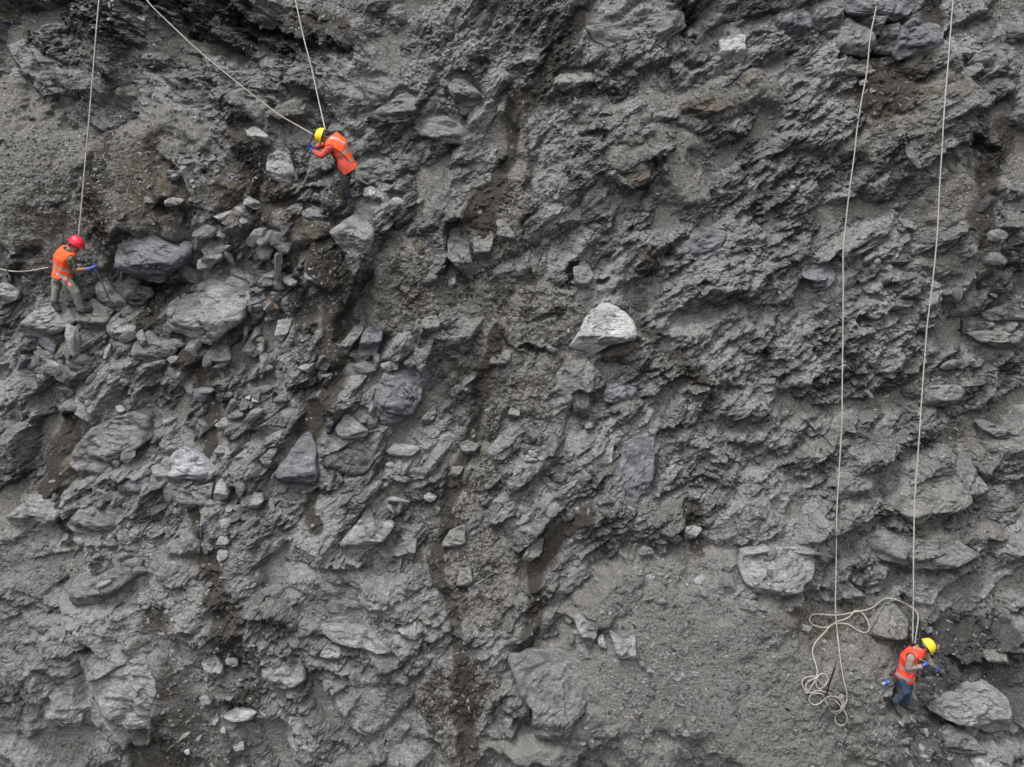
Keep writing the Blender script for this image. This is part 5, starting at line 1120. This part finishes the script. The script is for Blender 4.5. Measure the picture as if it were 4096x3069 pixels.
C = dict(label='person in yellow helmet and coral vest with beige sleeves, at the lower right', zoom=(870, 625, 0.0945), soleR=(285, 900), soleL=(430, 860), fs=1,
    j=dict(pelvis=(372, 545, 0), chest=(425, 350, .0), neck=(520, 240, .0), head=(585, 240, .0), hup=(665, 195, .0), hfw=(630, 320, -.03), shR=(435, 345, -.16), shL=(535, 285, .15), elR=(405, 455, -.20), elL=(610, 355, .17), wrR=(535, 440, -.20),
           wrL=(655, 432, .06), grR=(600, 395, -.18), grL=(712, 452, .02), hpR=(350, 575, -.09), hpL=(400, 565, .09), knR=(380, 695, -.18), knL=(400, 700, .02), anR=(275, 800, -.12), anL=(375, 805, .02), toR=(335, 900, -.22), toL=(470, 850, -.04)),
    palmR=(0.3, 0.2, -1), palmL=(-.1, 0.2, -1), hup=(0, 0, 1), bands=((0.10, 0.18), (0.34, 0.42)), vest=OR3, trou=BLUEJ, shirt=BEIGE, sleeve='long', boot=BOOT, helmet=HYEL, belt=WEB, extra=(loopC,), bag=1.15, flare=.015)
pA, jA, JA = person(A); pB, jB, JB = person(B); pC, jC, JC = person(C)

# pry bars
def bar(label, a, b, r, mat, tip=0.08):
    a, b = V3(a), V3(b); P = [a, a + (b - a) * 0.02, a + (b - a) * 0.5, b - unit(b - a) * tip, b]
    me = tube_mesh('pry_bar', np.array(P) - a, [r * .8, r, r, r, r * 0.35], 8); o = link('pry_bar', me, mat, None, a); setp(o, label, 'pry bar'); return o
tA = hit(35 + 1355 * .06035, 225 + 1420 * .06035) - DIR * 0.10
gA = jA['grR'] + unit(tA - jA['grR']) * -0.05
bar('dark steel pry bar held by the person in the red helmet', gA, tA, 0.013, STEEL)
tB = hit(292.5 + 57 * .105, 120 + 515 * .105) - DIR * 0.08; hB = jB['grL'] + V3((-0.02, 0, 0)); dB = unit(hB - tB)
bar('long dark steel bar held upright by the bent worker', hB + dB * 0.34 * 1.5, tB, 0.014, STEEL)
bar('short bright steel bar in the blue gloves of the coral vested worker', JC((525, 360, -.22)), JC((795, 512, .10)), 0.017, STEELL, 0.03)

# ------------------------------------------------------------------ ropes
def rope_mat():
    s = NT('braided_rope'); v = s.n('ShaderNodeTexCoord').outputs['Object']
    c = s.mix(s.ramp(s.noise(60, 5, 0.75, vec=v), 0.3, 0.7), (0.22, 0.205, 0.178), (0.43, 0.415, 0.38))
    c = s.mix(s.math('MULTIPLY', s.ramp(s.noise(3, 3, 0.6, vec=v), 0.5, 0.7), 0.45), c, (0.22, 0.20, 0.17))
    s.l(c, s.b.inputs['Base Color']); s.b.inputs['Roughness'].default_value = 0.9
    s.l(s.bump(s.noise(90, 3, vec=v), 0.008), s.b.inputs['Normal']); return s.m
ROPE = rope_mat()
RR_ = 0.0118
def hull_rope(pts, lift=0.03, k=10, taut=0.25):
    """rope over the slope: touches the bumps along its line and spans the dips"""
    P = spline(pts, k); n = len(P)
    u, v = px2uv(P[:, 0], P[:, 1], 0.15); g = np.zeros(n)
    for i in range(n):
        l, _ = drop(float(u[i]), float(v[i])); g[i] = l @ EN if l is not None else 0
    s = np.concatenate([[0], np.cumsum(np.hypot(np.diff(P[:, 0]), np.diff(P[:, 1])))])
    if taut:
        h = g.copy(); w = int(max(2, taut * n)); st = [0]
        for i in range(1, n):          # upper hull of the profile
            while len(st) > 1 and (g[st[-1]] - g[st[-2]]) * (s[i] - s[st[-2]]) <= (g[i] - g[st[-2]]) * (s[st[-1]] - s[st[-2]]): st.pop()
            st.append(i)
        hull = np.interp(s, s[st], g[st]); h = hull
    else:
        h = g
        m3 = np.pad(g, 5, 'edge'); h = np.max([m3[q:q + n] for q in range(11)], 0); h = np.convolve(np.pad(h, 3, 'edge'), [.08, .14, .18, .2, .18, .14, .08], 'valid')
    h = h + lift
    u, v = px2uv(P[:, 0], P[:, 1], h)
    return uvh(u, v, h)
def mk_rope(label, P, r=RR_, name='rope'):
    me = tube_mesh(name, P - P[0], r, 8); o = link(name, me, ROPE, None, P[0]); setp(o, label, 'rope'); return o
def blend_end(P, end, m):
    """lets the last m points run to a given 3d point"""
    P = P.copy(); k = len(P) - m
    for i in range(m): 
        t = (i + 1) / m; tt = t * t * (3 - 2 * t); P[k + i] = P[k - 1] * 0 + P[k + i] * (1 - tt) + (P[k - 1] + (end - P[k - 1]) * t) * tt
    return P
# vertical rope of the red helmeted worker
endA = JA((722, 195, 0.10))
P = hull_rope([(104, -60), (101.5, -25), (98, 10), (92.1, 81.5), (88, 130), (83.2, 187.5), (79.5, 236)], 0.13)
mk_rope('pale rope running up the slope from behind the red helmeted worker', blend_end(P, endA, 30))
P = hull_rope([(-30, 262), (0, 269), (16, 271.5), (32, 270.7), (46, 268)], 0.07, taut=.3)
mk_rope('pale slack rope leaving the picture to the left from the back of the orange vest', blend_end(P, JA((225, 705, -.05)), 16))
P = hull_rope([(292, -14), (295.4, 0), (303.5, 37), (312, 70), (320, 107), (325, 128)], 0.05)
mk_rope('pale rope running steeply up from behind the neck of the bent worker', blend_end(P, JB((320, 130, .12)), 22))
P = hull_rope([(138, -14), (150, 4), (173.7, 27.4), (199, 51), (236.5, 82), (262, 102), (281, 116), (300, 127), (315, 136)], 0.05)
mk_rope('pale rope running diagonally up left from the bent worker', blend_end(P, JB((260, 175, .1)), 22))
t3 = lambda L: [tuple(p) for p in T((3, 3), L)]
LA = [(879, -14), (877, 0), (874.7, 15), (870.4, 36), (866.7, 72), (861.7, 99.6), (857.3, 127), (854.2, 155.6), (849.5, 190), (844.9, 231), (843.2, 249.8), (843.2, 287), (843, 324.5), (842.1, 393.8), (842.2, 416), (839.3, 468), (836.8, 512), (836.2, 561)] + \
     t3([(696, 200), (695, 400), (712, 600), (735, 800), (760, 950), (785, 1060), (782, 1130), (745, 1200)])
PA = hull_rope(LA[:21], 0.045); PB_ = hull_rope(LA[20:] + t3([(700, 1225), (640, 1190), (612, 1140), (640, 1090), (700, 1085), (752, 1120), (765, 1160), (735, 1205), (700, 1235), (690, 1270), (705, 1305), (740, 1322), (778, 1302), (788, 1255), (765, 1205), (720, 1150), (660, 1080), (620, 1030)]), 0.035, 8, taut=0)
mk_rope('left one of the two long ropes, ending in the loose coil on the sand', np.concatenate([PA[:-1], PB_]))
LB = [(954.5, -14), (953, 0), (948.2, 62), (944.5, 106), (942, 149), (939.5, 187.5), (937, 237), (932, 287), (927, 327), (924.5, 362), (923.3, 375), (918.3, 449.7), (914.6, 499.5), (914, 530.6), (913.5, 561), (913.6, 600), (913.2, 638)]
P = hull_rope(LB, 0.05)
mk_rope('right one of the two long ropes, ending at the back of the coral vest', blend_end(P, JC((452, 185, .06)), 26))
L7 = t3([(1325, 655), (1340, 600), (1350, 540), (1358, 450), (1340, 400), (1270, 350), (1180, 310), (1110, 298), (1060, 320), (1000, 370), (930, 395), (840, 412), (700, 435), (540, 425), (495, 445), (487, 480), (520, 515), (600, 535), (660, 520), (700, 492), (760, 470), (810, 445), (842, 405), (880, 400),
         (930, 440), (960, 500), (965, 550), (930, 575), (870, 555), (800, 510), (720, 500), (660, 515), (610, 570), (530, 660), (510, 730), (530, 810), (548, 880), (545, 930), (538, 985), (560, 1025), (600, 1010), (632, 960), (620, 915), (580, 905), (545, 940), (500, 1010), (470, 1045), (440, 1020), (425, 975),
         (450, 940), (505, 925), (540, 935), (510, 950), (465, 980), (458, 1020), (490, 1060), (550, 1040), (620, 1055), (690, 1080), (745, 1115), (758, 1160), (730, 1200), (680, 1205), (640, 1180), (612, 1120), (590, 1070), (530, 1062), (490, 1085), (487, 1130), (520, 1155), (565, 1145), (610, 1105), (660, 1085), (720, 1105), (748, 1150), (735, 1185)])
P = hull_rope(L7, 0.055, 8, taut=0)
P[:8] = [JC((478, 190, .02)) + (P[8] - JC((478, 190, .02))) * (i / 8) for i in range(8)]
mk_rope('slack rope looping left from the coral vested worker down to the coil', P)
L8 = t3([(548, 950), (600, 1000), (650, 1025), (700, 1055), (735, 1080), (755, 1100), (740, 1075), (725, 1085)])
mk_rope('thin knotted cord lying across the rope coil', hull_rope(L8, 0.075, 8, taut=0), 0.007, 'cord')['category'] = 'cord'
for lab, (cx, cy) in (('small knot of rope at the left side of the coil', (462, 1045)), ('small knot of rope at the right side of the coil', (742, 1085))):
    q = [(cx + (10 + 7 * math.sin(t * .5)) * math.cos(t), cy + (15 + 5 * math.cos(t * .7)) * math.sin(t)) for t in np.linspace(0, 13, 26)]
    mk_rope(lab, hull_rope(t3(q), 0.08, 4, taut=0), 0.009, 'rope_knot')['category'] = 'knot'
a_ = hit(*map(np.float64, T((3, 3), [(610, 1105)])[0])); Tn = T((3, 3), [(690, 850)])[0]
d_ = ray(np.float64(Tn[0]), np.float64(Tn[1])); hb = a_ @ EN + 0.42; c_ = CAMP; tt_ = (hb - c_ @ EN) / (d_ @ EN)
bar('black steel bar stuck upright in the sand through the rope coil', c_ + d_ * tt_, a_, 0.014, flat_mat('black_steel', (0.012, 0.012, 0.014), 0.5, 0.4))

# ------------------------------------------------------------------ bottle and branch
bp = T((3, 3), [(1065, 990), (1120, 970)]); b0 = hit(np.float64(bp[0][0]), np.float64(bp[0][1])); b1 = hit(np.float64(bp[1][0]), np.float64(bp[1][1]))
h_ = max(b0 @ EN, b1 @ EN) + 0.045
def atp(p, h): d = ray(np.float64(p[0]), np.float64(p[1])); return CAMP + d * ((h - CAMP @ EN) / (d @ EN))
b0, b1 = atp(bp[0], h_), atp(bp[1], h_); ax = unit(b1 - b0); Lb = 0.21
root = bpy.data.objects.new('water_bottle', None); COL.objects.link(root); root.location = b0; setp(root, 'small clear plastic water bottle with blue label left of the coral vested worker', 'bottle')
def prof(ts, rs): return tube_mesh('x', [ax * t * Lb * 0.75 for t in ts], rs, 16)
PET = NT('clear_bluish_plastic'); PET.b.inputs['Base Color'].default_value = (0.42, 0.52, 0.62, 1); PET.b.inputs['Roughness'].default_value = 0.15; PET.b.inputs['Transmission Weight'].default_value = 0.6
me = prof([0, .02, .1, .3, .55, .75, .85, .92], [.020, .030, .032, .030, .032, .030, .017, .013]); me.name = 'bottle_body'; link('bottle_body', me, PET.m, root)
me = prof([.42, .44, .7, .72], [.0325, .0338, .0338, .0325]); me.name = 'label'; link('label', me, flat_mat('blue_label', (0.02, 0.09, 0.55), .4, .4, .4, 60), root)
me = prof([.91, .92, .99, 1.0], [.015, .0155, .0155, .014]); me.name = 'cap'; link('cap', me, flat_mat('blue_cap', (0.05, 0.16, 0.6), .4), root)
L9 = [tuple(p) for p in T((3, 0), [(1340, 1530), (1375, 1490), (1420, 1462), (1455, 1430), (1478, 1392)])]
P = hull_rope(L9, 0.03, 5, taut=0); me = tube_mesh('dead_branch', P - P[0], [0.007 + 0.012 * (i / len(P)) * (1 + .3 * math.sin(i)) for i in range(len(P))], 7)
br = link('dead_branch', me, flat_mat('bleached_wood', (0.30, 0.27, 0.23), 0.9, 0.1, 0.4, 30, 0.01), None, P[0]); setp(br, 'bleached dead branch on the dark gravel at the bottom left', 'branch')
